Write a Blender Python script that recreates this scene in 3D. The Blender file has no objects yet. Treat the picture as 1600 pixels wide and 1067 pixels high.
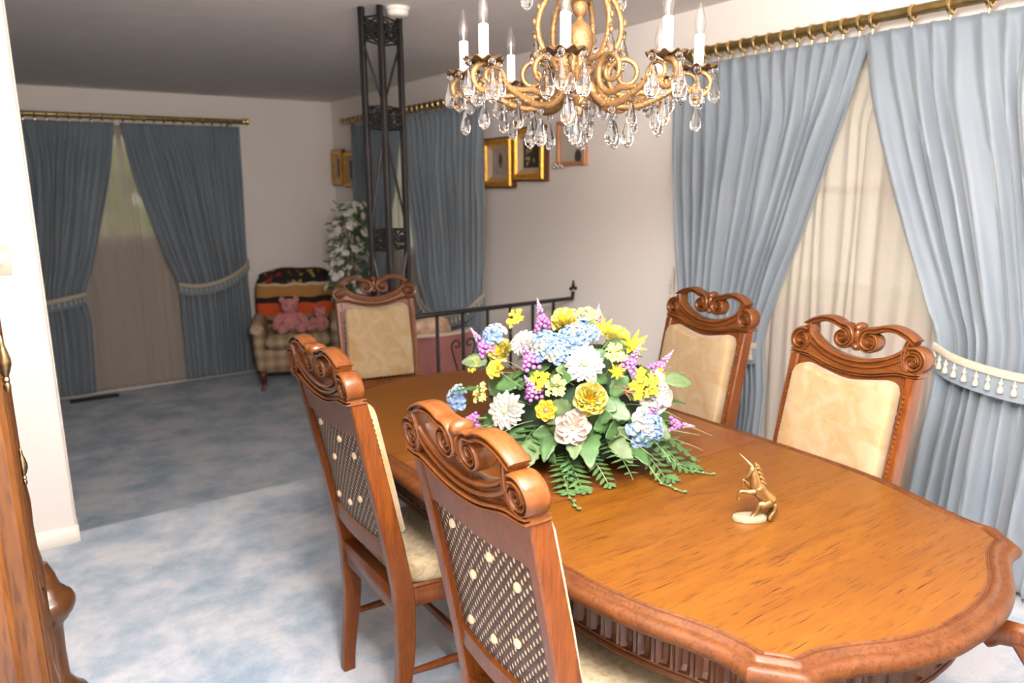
import bpy, math, random
from math import sin, cos, pi, radians, sqrt, atan2
from mathutils import Vector, Matrix, noise as mnoise

# ------------------------------------------------------------------ camera, world, lights, exposure
SC = bpy.context.scene
COL = SC.collection
CAM_H = 1.55
cam_data = bpy.data.cameras.new('camera')
cam = bpy.data.objects.new('camera', cam_data)
COL.objects.link(cam)
YAW, PITCH, ROLL, FPX = 0.603947, 0.207308, -0.0082347, 1157.725
f_ = Vector((sin(YAW)*cos(PITCH), cos(YAW)*cos(PITCH), -sin(PITCH)))
r_ = Vector((cos(YAW), -sin(YAW), 0))
u_ = r_.cross(f_)
R_ = r_*cos(ROLL) + u_*sin(ROLL)
U_ = -r_*sin(ROLL) + u_*cos(ROLL)
cam.matrix_world = Matrix(((R_.x, U_.x, -f_.x, 0), (R_.y, U_.y, -f_.y, 0), (R_.z, U_.z, -f_.z, CAM_H), (0, 0, 0, 1)))
cam_data.sensor_fit = 'HORIZONTAL'
cam_data.sensor_width = 36
cam_data.lens = 36*FPX/1600
cam_data.clip_start = 0.02
cam_data.dof.use_dof = True
cam_data.dof.focus_distance = 1.55
cam_data.dof.aperture_fstop = 4.0
SC.camera = cam

world = bpy.data.worlds.new('daylight')
SC.world = world
world.use_nodes = True
wn = world.node_tree.nodes
wn['Background'].inputs[0].default_value = (1.0, 0.97, 0.90, 1)
wn['Background'].inputs[1].default_value = 1.3

def area(name, loc, target, size, watts, color, spread=pi):
    d = bpy.data.lights.new(name, 'AREA')
    d.shape = 'DISK'; d.size = size; d.energy = watts; d.color = color; d.spread = spread
    o = bpy.data.objects.new(name, d)
    COL.objects.link(o)
    o.location = loc
    o.rotation_euler = (Vector(target)-Vector(loc)).to_track_quat('-Z', 'Y').to_euler()
    return o
# the photographer's flash, above and a little right of the camera
def lamp(name, kind, loc, watts, color, size):
    d = bpy.data.lights.new(name, kind); d.energy = watts; d.color = color; d.shadow_soft_size = size
    o = bpy.data.objects.new(name, d); COL.objects.link(o); o.location = loc
    return o
WARM = (1.0, 0.955, 0.905)
lamp('camera_flash', 'POINT', (0.46, 0.42, 2.00), 315, WARM, 0.20)
bounce = lamp('bounce_flash', 'SPOT', (0.60, -0.10, 1.70), 1150, WARM, 0.10)      # aimed at the ceiling over the camera
bounce.rotation_euler = Vector((0.15, 0.15, 0.6)).to_track_quat('-Z', 'Y').to_euler()
bounce.data.spot_size = radians(110); bounce.data.spot_blend = 0.8

SC.view_settings.view_transform = 'Standard'
SC.view_settings.look = 'None'
SC.view_settings.gamma = 1
SC.view_settings.exposure = 0.0
SC.view_settings.use_curve_mapping = False

# ------------------------------------------------------------------ materials
MATS = {}
def nodes_of(name):
    m = bpy.data.materials.new(name); m.use_nodes = True
    nt = m.node_tree
    return m, nt.nodes, nt.links, nt.nodes['Principled BSDF']
def c4(c): return (c[0], c[1], c[2], 1)
def plain(name, col, rough=0.5, metal=0.0, var=0.08, vscale=12, bump=0.0, bscale=200, spec=0.5, sheen=0.0):
    """solid colour with slight procedural variation"""
    m, N, L, b = nodes_of(name)
    tc = N.new('ShaderNodeTexCoord'); nz = N.new('ShaderNodeTexNoise'); cr = N.new('ShaderNodeValToRGB')
    nz.inputs['Scale'].default_value = vscale; nz.inputs['Detail'].default_value = 4
    L.new(tc.outputs['Object'], nz.inputs['Vector']); L.new(nz.outputs['Fac'], cr.inputs['Fac'])
    cr.color_ramp.elements[0].position = 0.3; cr.color_ramp.elements[1].position = 0.7
    cr.color_ramp.elements[0].color = c4([x*(1-var) for x in col]); cr.color_ramp.elements[1].color = c4([min(1, x*(1+var)) for x in col])
    L.new(cr.outputs['Color'], b.inputs['Base Color'])
    b.inputs['Roughness'].default_value = rough; b.inputs['Metallic'].default_value = metal
    b.inputs['Specular IOR Level'].default_value = spec
    if sheen: b.inputs['Sheen Weight'].default_value = sheen
    if bump:
        n2 = N.new('ShaderNodeTexNoise'); n2.inputs['Scale'].default_value = bscale; n2.inputs['Detail'].default_value = 3
        bp = N.new('ShaderNodeBump'); bp.inputs['Strength'].default_value = bump; bp.inputs['Distance'].default_value = 0.01
        L.new(tc.outputs['Object'], n2.inputs['Vector']); L.new(n2.outputs['Fac'], bp.inputs['Height']); L.new(bp.outputs['Normal'], b.inputs['Normal'])
    MATS[name] = m
    return m

def wood(name, light, mid, dark, stretch=(1, 14, 14), scale=3.0, rough=0.32, pores=0.5, coat=0.08, porescale=1.0, spec=0.35, pt=0.47):
    m, N, L, b = nodes_of(name)
    tc = N.new('ShaderNodeTexCoord'); mp = N.new('ShaderNodeMapping')
    mp.inputs['Scale'].default_value = stretch
    L.new(tc.outputs['Object'], mp.inputs['Vector'])
    n1 = N.new('ShaderNodeTexNoise'); n1.inputs['Scale'].default_value = scale; n1.inputs['Detail'].default_value = 6; n1.inputs['Distortion'].default_value = 1.2
    L.new(mp.outputs['Vector'], n1.inputs['Vector'])
    cr = N.new('ShaderNodeValToRGB'); e = cr.color_ramp.elements
    e[0].position = 0.30; e[0].color = c4(mid); e[1].position = 0.68; e[1].color = c4(light)
    L.new(n1.outputs['Fac'], cr.inputs['Fac'])
    # fine dark pores running with the grain
    mp2 = N.new('ShaderNodeMapping'); mp2.inputs['Scale'].default_value = [s*2.2 if s > 1 else s*1.6 for s in stretch]
    L.new(tc.outputs['Object'], mp2.inputs['Vector'])
    n2 = N.new('ShaderNodeTexNoise'); n2.inputs['Scale'].default_value = scale*3.2*porescale; n2.inputs['Detail'].default_value = 3; n2.inputs['Distortion'].default_value = 0.6
    L.new(mp2.outputs['Vector'], n2.inputs['Vector'])
    cr2 = N.new('ShaderNodeValToRGB'); e2 = cr2.color_ramp.elements
    e2[0].position = pt-.10; e2[0].color = (pores, pores, pores, 1); e2[1].position = pt; e2[1].color = (0, 0, 0, 1)
    L.new(n2.outputs['Fac'], cr2.inputs['Fac'])
    mx = N.new('ShaderNodeMixRGB'); mx.inputs['Color2'].default_value = c4(dark)
    L.new(cr2.outputs['Color'], mx.inputs['Fac']); L.new(cr.outputs['Color'], mx.inputs['Color1'])
    L.new(mx.outputs['Color'], b.inputs['Base Color'])
    b.inputs['Roughness'].default_value = rough
    b.inputs['Specular IOR Level'].default_value = spec; b.inputs['Coat Weight'].default_value = coat; b.inputs['Coat Roughness'].default_value = 0.18
    MATS[name] = m
    return m

wood('table_wood', (0.126, 0.0439, 0.00298), (0.0949, 0.0295, 0.00178), (0.0213, 0.00515, 0.000722), stretch=(1.0, 15, 15), scale=1.7, rough=0.38, pores=0.9, coat=0.05, porescale=1.8, pt=0.425)
wood('leaf_wood', (0.139, 0.045, 0.00918), (0.101, 0.0287, 0.00617), (0.0311, 0.009, 0.00308), stretch=(1.0, 11, 11), scale=2.6, rough=0.30, pores=0.6, coat=0.2)
wood('edge_wood', (0.0886, 0.0279, 0.00572), (0.0599, 0.0164, 0.00342), (0.0155, 0.00424, 0.00142), stretch=(4, 4, 4), scale=5, rough=0.55, spec=0.2, pores=0.5)
wood('apron_wood', (0.085, 0.03, 0.01), (0.05, 0.017, 0.0065), (0.015, 0.006, 0.003), stretch=(10, 10, 1), scale=4, rough=0.35)
wood('chair_wood', (0.133, 0.0364, 0.00577), (0.0842, 0.0209, 0.00362), (0.022, 0.00633, 0.00193), stretch=(14, 14, 1), scale=4, rough=0.30, pores=0.55)
wood('crest_wood', (0.12, 0.0381, 0.00832), (0.0853, 0.0243, 0.00508), (0.0307, 0.00913, 0.00277), stretch=(1, 9, 9), scale=5, rough=0.26, pores=0.3)
wood('cabinet_wood', (0.0867, 0.0316, 0.00739), (0.0527, 0.0172, 0.00476), (0.0132, 0.00476, 0.00211), stretch=(12, 12, 1), scale=4, rough=0.30, pores=0.6)
wood('dark_leg_wood', (0.16, 0.04, 0.016), (0.10, 0.024, 0.01), (0.03, 0.01, 0.005), stretch=(9, 9, 1), scale=5, rough=0.3)

plain('wall_paint', (0.88, 0.82, 0.77), 0.72, var=0.012, vscale=3, bump=0.04, bscale=120, spec=0.3)
plain('ceiling_paint', (0.82, 0.77, 0.75), 0.9, var=0.03, vscale=6, bump=0.25, bscale=70, spec=0.1)
plain('trim_paint', (0.82, 0.76, 0.68), 0.45, var=0.01, spec=0.4)
plain('white_plastic', (0.82, 0.78, 0.73), 0.4, var=0.02)
plain('switch_plastic', (0.80, 0.70, 0.55), 0.35, var=0.01)
plain('black_iron', (0.017, 0.015, 0.015), 0.45, metal=0.3, var=0.2, spec=0.5)
plain('antique_brass', (0.30, 0.215, 0.085), 0.34, metal=0.9, var=0.25, vscale=30)
plain('bright_brass', (0.72, 0.52, 0.22), 0.24, metal=1.0, var=0.15, vscale=40)
plain('handle_brass', (0.231, 0.168, 0.084), 0.3, metal=1.0, var=0.35, vscale=60)
plain('pale_gold', (0.232, 0.129, 0.0489), 0.42, metal=0.55, var=0.22, vscale=60, bump=0.35, bscale=180)
plain('dark_gold', (0.12, 0.066, 0.027), 0.4, metal=0.75, var=0.3, vscale=60)
plain('statue_gold', (0.26, 0.151, 0.0546), 0.3, metal=0.85, var=0.22, vscale=50)
plain('statue_pale', (0.288, 0.238, 0.158), 0.4, metal=0.35, var=0.12, vscale=60)
plain('candle_white', (0.712, 0.682, 0.645), 0.35, var=0.01)
plain('frame_gold', (0.74, 0.36, 0.045), 0.3, metal=0.55, var=0.3, vscale=35)
plain('frame_brown', (0.13, 0.05, 0.02), 0.4, var=0.2)
plain('frame_tan', (0.50, 0.22, 0.09), 0.4, var=0.15)
plain('liner_cream', (0.49, 0.385, 0.252), 0.7, var=0.06)
plain('tie_braid', (0.492, 0.42, 0.318), 0.8, var=0.12, vscale=120, bump=0.4, bscale=250)
plain('tassel_cream', (0.528, 0.468, 0.372), 0.8, var=0.1, vscale=150, bump=0.4, bscale=300)
plain('pink_plush', (0.62, 0.22, 0.22), 0.95, var=0.18, vscale=30, bump=0.6, bscale=120, sheen=0.4)
plain('dark_plush', (0.03, 0.02, 0.03), 0.95, var=0.3, bump=0.5, sheen=0.2)
plain('mauve_velvet', (0.27, 0.095, 0.085), 0.8, var=0.15, vscale=9, sheen=0.3)
plain('cream_piping', (0.66, 0.55, 0.43), 0.8, var=0.08)
plain('floral_cushion', (0.60, 0.40, 0.28), 0.85, var=0.35, vscale=14)
plain('pot_brown', (0.10, 0.05, 0.03), 0.6, var=0.2)
plain('bark', (0.16, 0.09, 0.055), 0.8, var=0.3, vscale=40, bump=0.5)
plain('tree_leaf', (0.10, 0.17, 0.06), 0.6, var=0.35, vscale=20)
plain('silk_white', (0.82, 0.78, 0.70), 0.8, var=0.08)
plain('shrub_leaf', (0.38, 0.52, 0.07), 0.7, var=0.4, vscale=4)
plain('lawn_grass', (0.30, 0.42, 0.10), 0.9, var=0.3, vscale=2)
plain('vent_metal', (0.03, 0.03, 0.032), 0.5, metal=0.4)
plain('picture_grey', (0.42, 0.36, 0.34), 0.5, var=0.12, vscale=10)
plain('picture_dark', (0.035, 0.032, 0.028), 0.45, var=0.3, vscale=18)
plain('picture_mirror', (0.55, 0.50, 0.42), 0.25, var=0.08, vscale=5)
plain('petal_brown', (0.30, 0.14, 0.06), 0.7, var=0.4, vscale=60)
plain('petal_rose_dull', (0.40, 0.22, 0.18), 0.7, var=0.4, vscale=60)
plain('silver', (0.6, 0.58, 0.55), 0.3, metal=1, var=0.1)

plain('fl_white', (0.294, 0.284, 0.252), 0.7, var=0.05, vscale=30)
plain('fl_pinkwhite', (0.386, 0.317, 0.266), 0.7, var=0.10, vscale=40)
plain('fl_yellow', (0.502, 0.38, 0.0223), 0.6, var=0.12, vscale=40)
plain('fl_paleyellow', (0.546, 0.508, 0.174), 0.6, var=0.12, vscale=40)
plain('fl_orange', (0.57, 0.26, 0.0124), 0.6, var=0.12, vscale=40)
plain('fl_blue', (0.159, 0.243, 0.402), 0.6, var=0.22, vscale=35)
plain('fl_purple', (0.363, 0.121, 0.363), 0.6, var=0.22, vscale=60)
plain('fl_lilac', (0.255, 0.176, 0.29), 0.6, var=0.15, vscale=60)
plain('fl_lime', (0.341, 0.341, 0.066), 0.6, var=0.2, vscale=40)
plain('fl_leaf', (0.0379, 0.0885, 0.0243), 0.5, var=0.35, vscale=25)
plain('fl_leaf_pale', (0.0558, 0.0911, 0.0267), 0.6, var=0.3, vscale=40)
plain('fl_stem', (0.072, 0.117, 0.036), 0.6, var=0.2)
plain('fl_stem_pale', (0.203, 0.225, 0.108), 0.6, var=0.2)
plain('fl_twig', (0.30, 0.11, 0.05), 0.6, var=0.2)
plain('fl_core', (0.012, 0.03, 0.012), 0.9, var=0.3)

def carpet(name, a, b_, c):
    m, N, L, b = nodes_of(name)
    tc = N.new('ShaderNodeTexCoord')
    n1 = N.new('ShaderNodeTexNoise'); n1.inputs['Scale'].default_value = 3.4; n1.inputs['Detail'].default_value = 8; n1.inputs['Roughness'].default_value = 0.66; n1.inputs['Distortion'].default_value = 0.15
    n2 = N.new('ShaderNodeTexNoise'); n2.inputs['Scale'].default_value = 240; n2.inputs['Detail'].default_value = 2
    L.new(tc.outputs['Object'], n1.inputs['Vector']); L.new(tc.outputs['Object'], n2.inputs['Vector'])
    cr = N.new('ShaderNodeValToRGB'); e = cr.color_ramp.elements
    e[0].position = 0.36; e[0].color = c4(a); e[1].position = 0.60; e[1].color = c4(c)
    k = e.new(0.48); k.color = c4(b_)
    L.new(n1.outputs['Fac'], cr.inputs['Fac'])
    mx = N.new('ShaderNodeMixRGB'); mx.blend_type = 'MULTIPLY'; mx.inputs['Fac'].default_value = 0.45
    L.new(cr.outputs['Color'], mx.inputs['Color1']); L.new(n2.outputs['Fac'], mx.inputs['Color2'])
    sc = N.new('ShaderNodeMixRGB'); sc.blend_type = 'MULTIPLY'; sc.inputs['Fac'].default_value = 1; sc.inputs['Color2'].default_value = (1.28, 1.28, 1.28, 1)
    L.new(mx.outputs['Color'], sc.inputs['Color1']); L.new(sc.outputs['Color'], b.inputs['Base Color'])
    b.inputs['Roughness'].default_value = 0.95; b.inputs['Specular IOR Level'].default_value = 0.1
    b.inputs['Sheen Weight'].default_value = 0.25
    bp = N.new('ShaderNodeBump'); bp.inputs['Strength'].default_value = 0.5; bp.inputs['Distance'].default_value = 0.01
    L.new(n2.outputs['Fac'], bp.inputs['Height']); L.new(bp.outputs['Normal'], b.inputs['Normal'])
    MATS[name] = m
carpet('blue_carpet', (0.22, 0.30, 0.39), (0.36, 0.42, 0.50), (0.52, 0.545, 0.59))

def damask(name, a, b_, sc=22, rough=0.8):
    m, N, L, b = nodes_of(name)
    tc = N.new('ShaderNodeTexCoord')
    n1 = N.new('ShaderNodeTexNoise'); n1.inputs['Scale'].default_value = sc; n1.inputs['Detail'].default_value = 6; n1.inputs['Distortion'].default_value = 1.5
    L.new(tc.outputs['Object'], n1.inputs['Vector'])
    cr = N.new('ShaderNodeValToRGB'); e = cr.color_ramp.elements
    e[0].position = 0.32; e[0].color = c4(a); e[1].position = 0.62; e[1].color = c4(b_)
    L.new(n1.outputs['Fac'], cr.inputs['Fac']); L.new(cr.outputs['Color'], b.inputs['Base Color'])
    b.inputs['Roughness'].default_value = rough; b.inputs['Sheen Weight'].default_value = 0.2
    bp = N.new('ShaderNodeBump'); bp.inputs['Strength'].default_value = 0.2; bp.inputs['Distance'].default_value = 0.01
    L.new(n1.outputs['Fac'], bp.inputs['Height']); L.new(bp.outputs['Normal'], b.inputs['Normal'])
    MATS[name] = m
damask('yellow_damask', (0.224, 0.131, 0.0475), (0.26, 0.188, 0.107), 12)
damask('seat_damask', (0.192, 0.139, 0.0672), (0.317, 0.254, 0.158), 30)

def plaid(name):
    m, N, L, b = nodes_of(name)
    tc = N.new('ShaderNodeTexCoord')
    w1 = N.new('ShaderNodeTexWave'); w1.bands_direction = 'X'; w1.inputs['Scale'].default_value = 3; w1.inputs['Distortion'].default_value = 0.6
    w2 = N.new('ShaderNodeTexWave'); w2.bands_direction = 'Z'; w2.inputs['Scale'].default_value = 3; w2.inputs['Distortion'].default_value = 0.6
    for w in (w1, w2): L.new(tc.outputs['Object'], w.inputs['Vector'])
    ad = N.new('ShaderNodeMath'); ad.operation = 'ADD'
    L.new(w1.outputs['Fac'], ad.inputs[0]); L.new(w2.outputs['Fac'], ad.inputs[1])
    cr = N.new('ShaderNodeValToRGB'); e = cr.color_ramp.elements
    e[0].position = 0.1; e[0].color = (0.27, 0.17, 0.10, 1); e[1].position = 0.9; e[1].color = (0.48, 0.36, 0.23, 1)
    hf = N.new('ShaderNodeMath'); hf.operation = 'MULTIPLY'; hf.inputs[1].default_value = 0.5
    L.new(ad.outputs[0], hf.inputs[0]); L.new(hf.outputs[0], cr.inputs['Fac']); L.new(cr.outputs['Color'], b.inputs['Base Color'])
    b.inputs['Roughness'].default_value = 0.9
    MATS[name] = m
plaid('plaid_fabric')

def curtain_cloth(name, a, b_):
    m, N, L, b = nodes_of(name)
    tc = N.new('ShaderNodeTexCoord')
    n1 = N.new('ShaderNodeTexNoise'); n1.inputs['Scale'].default_value = 3; n1.inputs['Detail'].default_value = 3
    n2 = N.new('ShaderNodeTexNoise'); n2.inputs['Scale'].default_value = 420
    L.new(tc.outputs['Object'], n1.inputs['Vector']); L.new(tc.outputs['Object'], n2.inputs['Vector'])
    cr = N.new('ShaderNodeValToRGB'); e = cr.color_ramp.elements
    e[0].position = 0.35; e[0].color = c4(a); e[1].position = 0.65; e[1].color = c4(b_)
    L.new(n1.outputs['Fac'], cr.inputs['Fac']); L.new(cr.outputs['Color'], b.inputs['Base Color'])
    b.inputs['Roughness'].default_value = 0.62; b.inputs['Sheen Weight'].default_value = 0.35; b.inputs['Specular IOR Level'].default_value = 0.35
    bp = N.new('ShaderNodeBump'); bp.inputs['Strength'].default_value = 0.08; bp.inputs['Distance'].default_value = 0.005
    L.new(n2.outputs['Fac'], bp.inputs['Height']); L.new(bp.outputs['Normal'], b.inputs['Normal'])
    MATS[name] = m
curtain_cloth('blue_drape', (0.175, 0.212, 0.25), (0.20, 0.232, 0.265))

def sheer(name):
    m, N, L, b = nodes_of(name)
    out = [n for n in N if n.type == 'OUTPUT_MATERIAL'][0]
    N.remove(b)
    df = N.new('ShaderNodeBsdfDiffuse'); df.inputs[0].default_value = (0.60, 0.545, 0.50, 1)
    tl = N.new('ShaderNodeBsdfTranslucent'); tl.inputs[0].default_value = (0.66, 0.60, 0.52, 1)
    tp = N.new('ShaderNodeBsdfTransparent'); tp.inputs[0].default_value = (1, 0.98, 0.93, 1)
    m1 = N.new('ShaderNodeMixShader'); m1.inputs[0].default_value = 0.35
    L.new(df.outputs[0], m1.inputs[1]); L.new(tl.outputs[0], m1.inputs[2])
    m2 = N.new('ShaderNodeMixShader')
    tc = N.new('ShaderNodeTexCoord'); nz = N.new('ShaderNodeTexNoise'); nz.inputs['Scale'].default_value = 500
    mr = N.new('ShaderNodeMapRange'); mr.inputs[3].default_value = 0.18; mr.inputs[4].default_value = 0.48
    L.new(tc.outputs['Object'], nz.inputs['Vector']); L.new(nz.outputs['Fac'], mr.inputs[0]); L.new(mr.outputs[0], m2.inputs[0])
    L.new(m1.outputs[0], m2.inputs[1]); L.new(tp.outputs[0], m2.inputs[2]); L.new(m2.outputs[0], out.inputs[0])
    MATS[name] = m
sheer('sheer_voile')

def glass(name, tint=(1, 1, 1), ior=1.5, thin=False):
    m, N, L, b = nodes_of(name)
    if thin:
        out = [n for n in N if n.type == 'OUTPUT_MATERIAL'][0]; N.remove(b)
        tp = N.new('ShaderNodeBsdfTransparent'); tp.inputs[0].default_value = c4(tint)
        gl = N.new('ShaderNodeBsdfGlossy'); gl.inputs['Roughness'].default_value = 0.08
        lw = N.new('ShaderNodeLayerWeight'); lw.inputs[0].default_value = 0.25
        ml = N.new('ShaderNodeMath'); ml.operation = 'MULTIPLY_ADD'; ml.inputs[1].default_value = 0.30; ml.inputs[2].default_value = ior-1.45
        mx = N.new('ShaderNodeMixShader')
        L.new(lw.outputs['Facing'], ml.inputs[0]); L.new(ml.outputs[0], mx.inputs[0]); L.new(tp.outputs[0], mx.inputs[1]); L.new(gl.outputs[0], mx.inputs[2]); L.new(mx.outputs[0], out.inputs[0])
    else:
        b.inputs['Base Color'].default_value = c4(tint); b.inputs['Transmission Weight'].default_value = 1; b.inputs['Roughness'].default_value = 0.0; b.inputs['IOR'].default_value = ior
    MATS[name] = m
glass('crystal', (0.98, 0.98, 0.98), 1.52)
glass('bulb_glass', (0.96, 0.95, 0.94), 1.53, thin=True)
glass('window_glass', (0.97, 0.98, 0.96), 1.45, thin=True)

def cane(name):
    """dark woven back with rows of light oval openings, hexagonally staggered"""
    m, N, L, b = nodes_of(name)
    tc = N.new('ShaderNodeTexCoord'); sp = N.new('ShaderNodeSeparateXYZ')
    L.new(tc.outputs['Object'], sp.inputs[0])
    def math(op, *a):
        n = N.new('ShaderNodeMath'); n.operation = op
        for i, x in enumerate(a):
            if isinstance(x, (int, float)): n.inputs[i].default_value = x
            else: L.new(x, n.inputs[i])
        return n.outputs[0]
    px, pz = 0.0235, 0.0265
    def lattice(ox, oz):
        ux = math('SUBTRACT', math('FRACT', math('ADD', math('DIVIDE', sp.outputs[0], px), ox + 50)), 0.5)
        uz = math('SUBTRACT', math('FRACT', math('ADD', math('DIVIDE', sp.outputs[2], pz), oz + 50)), 0.5)
        a = math('POWER', math('DIVIDE', math('MULTIPLY', ux, px), 0.0032), 2)
        c = math('POWER', math('DIVIDE', math('MULTIPLY', uz, pz), 0.0056), 2)
        return math('ADD', a, c)
    d = math('MINIMUM', lattice(0, 0), lattice(0.5, 0.5))
    nz = N.new('ShaderNodeTexNoise'); nz.inputs['Scale'].default_value = 300; L.new(tc.outputs['Object'], nz.inputs[0])
    d2 = math('ADD', d, math('MULTIPLY', nz.outputs['Fac'], 0.5))
    lt = math('LESS_THAN', d2, 1.2)
    cr = N.new('ShaderNodeMixRGB'); cr.inputs['Color1'].default_value = (0.050, 0.022, 0.013, 1); cr.inputs['Color2'].default_value = (0.52, 0.41, 0.27, 1)
    L.new(lt, cr.inputs[0]); L.new(cr.outputs[0], b.inputs['Base Color'])
    b.inputs['Roughness'].default_value = 0.5
    bp = N.new('ShaderNodeBump'); bp.inputs['Strength'].default_value = 0.6; bp.inputs['Distance'].default_value = 0.003
    L.new(math('MINIMUM', d, 3.0), bp.inputs['Height']); L.new(bp.outputs['Normal'], b.inputs['Normal'])
    MATS[name] = m
cane('cane_weave')

def throw_cloth(name):
    """woven throw with horizontal bands: black floral, tan, black, orange-red, dark"""
    m, N, L, b = nodes_of(name)
    tc = N.new('ShaderNodeTexCoord'); sp = N.new('ShaderNodeSeparateXYZ')
    L.new(tc.outputs['Object'], sp.inputs[0])
    n0 = N.new('ShaderNodeTexNoise'); n0.inputs['Scale'].default_value = 9; L.new(tc.outputs['Object'], n0.inputs[0])
    wob = N.new('ShaderNodeMath'); wob.operation = 'MULTIPLY_ADD'; wob.inputs[1].default_value = 0.05
    L.new(n0.outputs['Fac'], wob.inputs[0]); L.new(sp.outputs[2], wob.inputs[2])
    mr = N.new('ShaderNodeMapRange'); mr.inputs[1].default_value = 0.55; mr.inputs[2].default_value = 1.16
    L.new(wob.outputs[0], mr.inputs[0])
    cr = N.new('ShaderNodeValToRGB'); cr.color_ramp.interpolation = 'CONSTANT'
    e = cr.color_ramp.elements
    e[0].position = 0; e[0].color = (0.12, 0.03, 0.02, 1); e[1].position = 0.14; e[1].color = (0.30, 0.20, 0.12, 1)
    for p, c in ((0.20, (0.62, 0.09, 0.02)), (0.40, (0.025, 0.015, 0.012)), (0.50, (0.42, 0.20, 0.06)), (0.68, (0.60, 0.46, 0.32)), (0.72, (0.02, 0.015, 0.015))):
        k = e.new(p); k.color = c4(c)
    L.new(mr.outputs[0], cr.inputs[0])
    n1 = N.new('ShaderNodeTexNoise'); n1.inputs['Scale'].default_value = 16; n1.inputs['Detail'].default_value = 3; L.new(tc.outputs['Object'], n1.inputs[0])
    c2 = N.new('ShaderNodeValToRGB'); e = c2.color_ramp.elements
    e[0].position = 0.56; e[0].color = (0, 0, 0, 1); e[1].position = 0.6; e[1].color = (1, 1, 1, 1)
    L.new(n1.outputs['Fac'], c2.inputs[0])
    ab = N.new('ShaderNodeMath'); ab.operation = 'GREATER_THAN'; ab.inputs[1].default_value = 0.72; L.new(mr.outputs[0], ab.inputs[0])
    ml = N.new('ShaderNodeMath'); ml.operation = 'MULTIPLY'; L.new(ab.outputs[0], ml.inputs[0]); L.new(c2.outputs[0], ml.inputs[1])
    n2 = N.new('ShaderNodeTexNoise'); n2.inputs['Scale'].default_value = 7; L.new(tc.outputs['Object'], n2.inputs[0])
    c3 = N.new('ShaderNodeValToRGB'); e = c3.color_ramp.elements
    e[0].position = 0.45; e[0].color = (0.34, 0.03, 0.02, 1); e[1].position = 0.5; e[1].color = (0.40, 0.30, 0.02, 1)
    L.new(n2.outputs['Fac'], c3.inputs[0])
    mx = N.new('ShaderNodeMixRGB'); L.new(ml.outputs[0], mx.inputs[0]); L.new(cr.outputs[0], mx.inputs[1]); L.new(c3.outputs[0], mx.inputs[2])
    L.new(mx.outputs[0], b.inputs['Base Color']); b.inputs['Roughness'].default_value = 0.95
    MATS[name] = m
throw_cloth('banded_throw')

# ------------------------------------------------------------------ mesh helpers
def lerp(a, b, t): return a+(b-a)*t
def smooth(t): t = max(0, min(1, t)); return t*t*(3-2*t)
def curve(pts, n):
    """Catmull-Rom through points (tuples of any length), n samples per span"""
    out = []; P = [tuple(p) for p in pts]
    for i in range(len(P)-1):
        p0 = P[i-1] if i else tuple(2*a-b for a, b in zip(P[0], P[1]))
        p1, p2 = P[i], P[i+1]
        p3 = P[i+2] if i+2 < len(P) else tuple(2*a-b for a, b in zip(P[-1], P[-2]))
        for k in range(n):
            t = k/n
            out.append(tuple(0.5*(2*b+(c-a)*t+(2*a-5*b+4*c-d)*t*t+(-a+3*b-3*c+d)*t**3) for a, b, c, d in zip(p0, p1, p2, p3)))
    out.append(P[-1])
    return out

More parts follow.
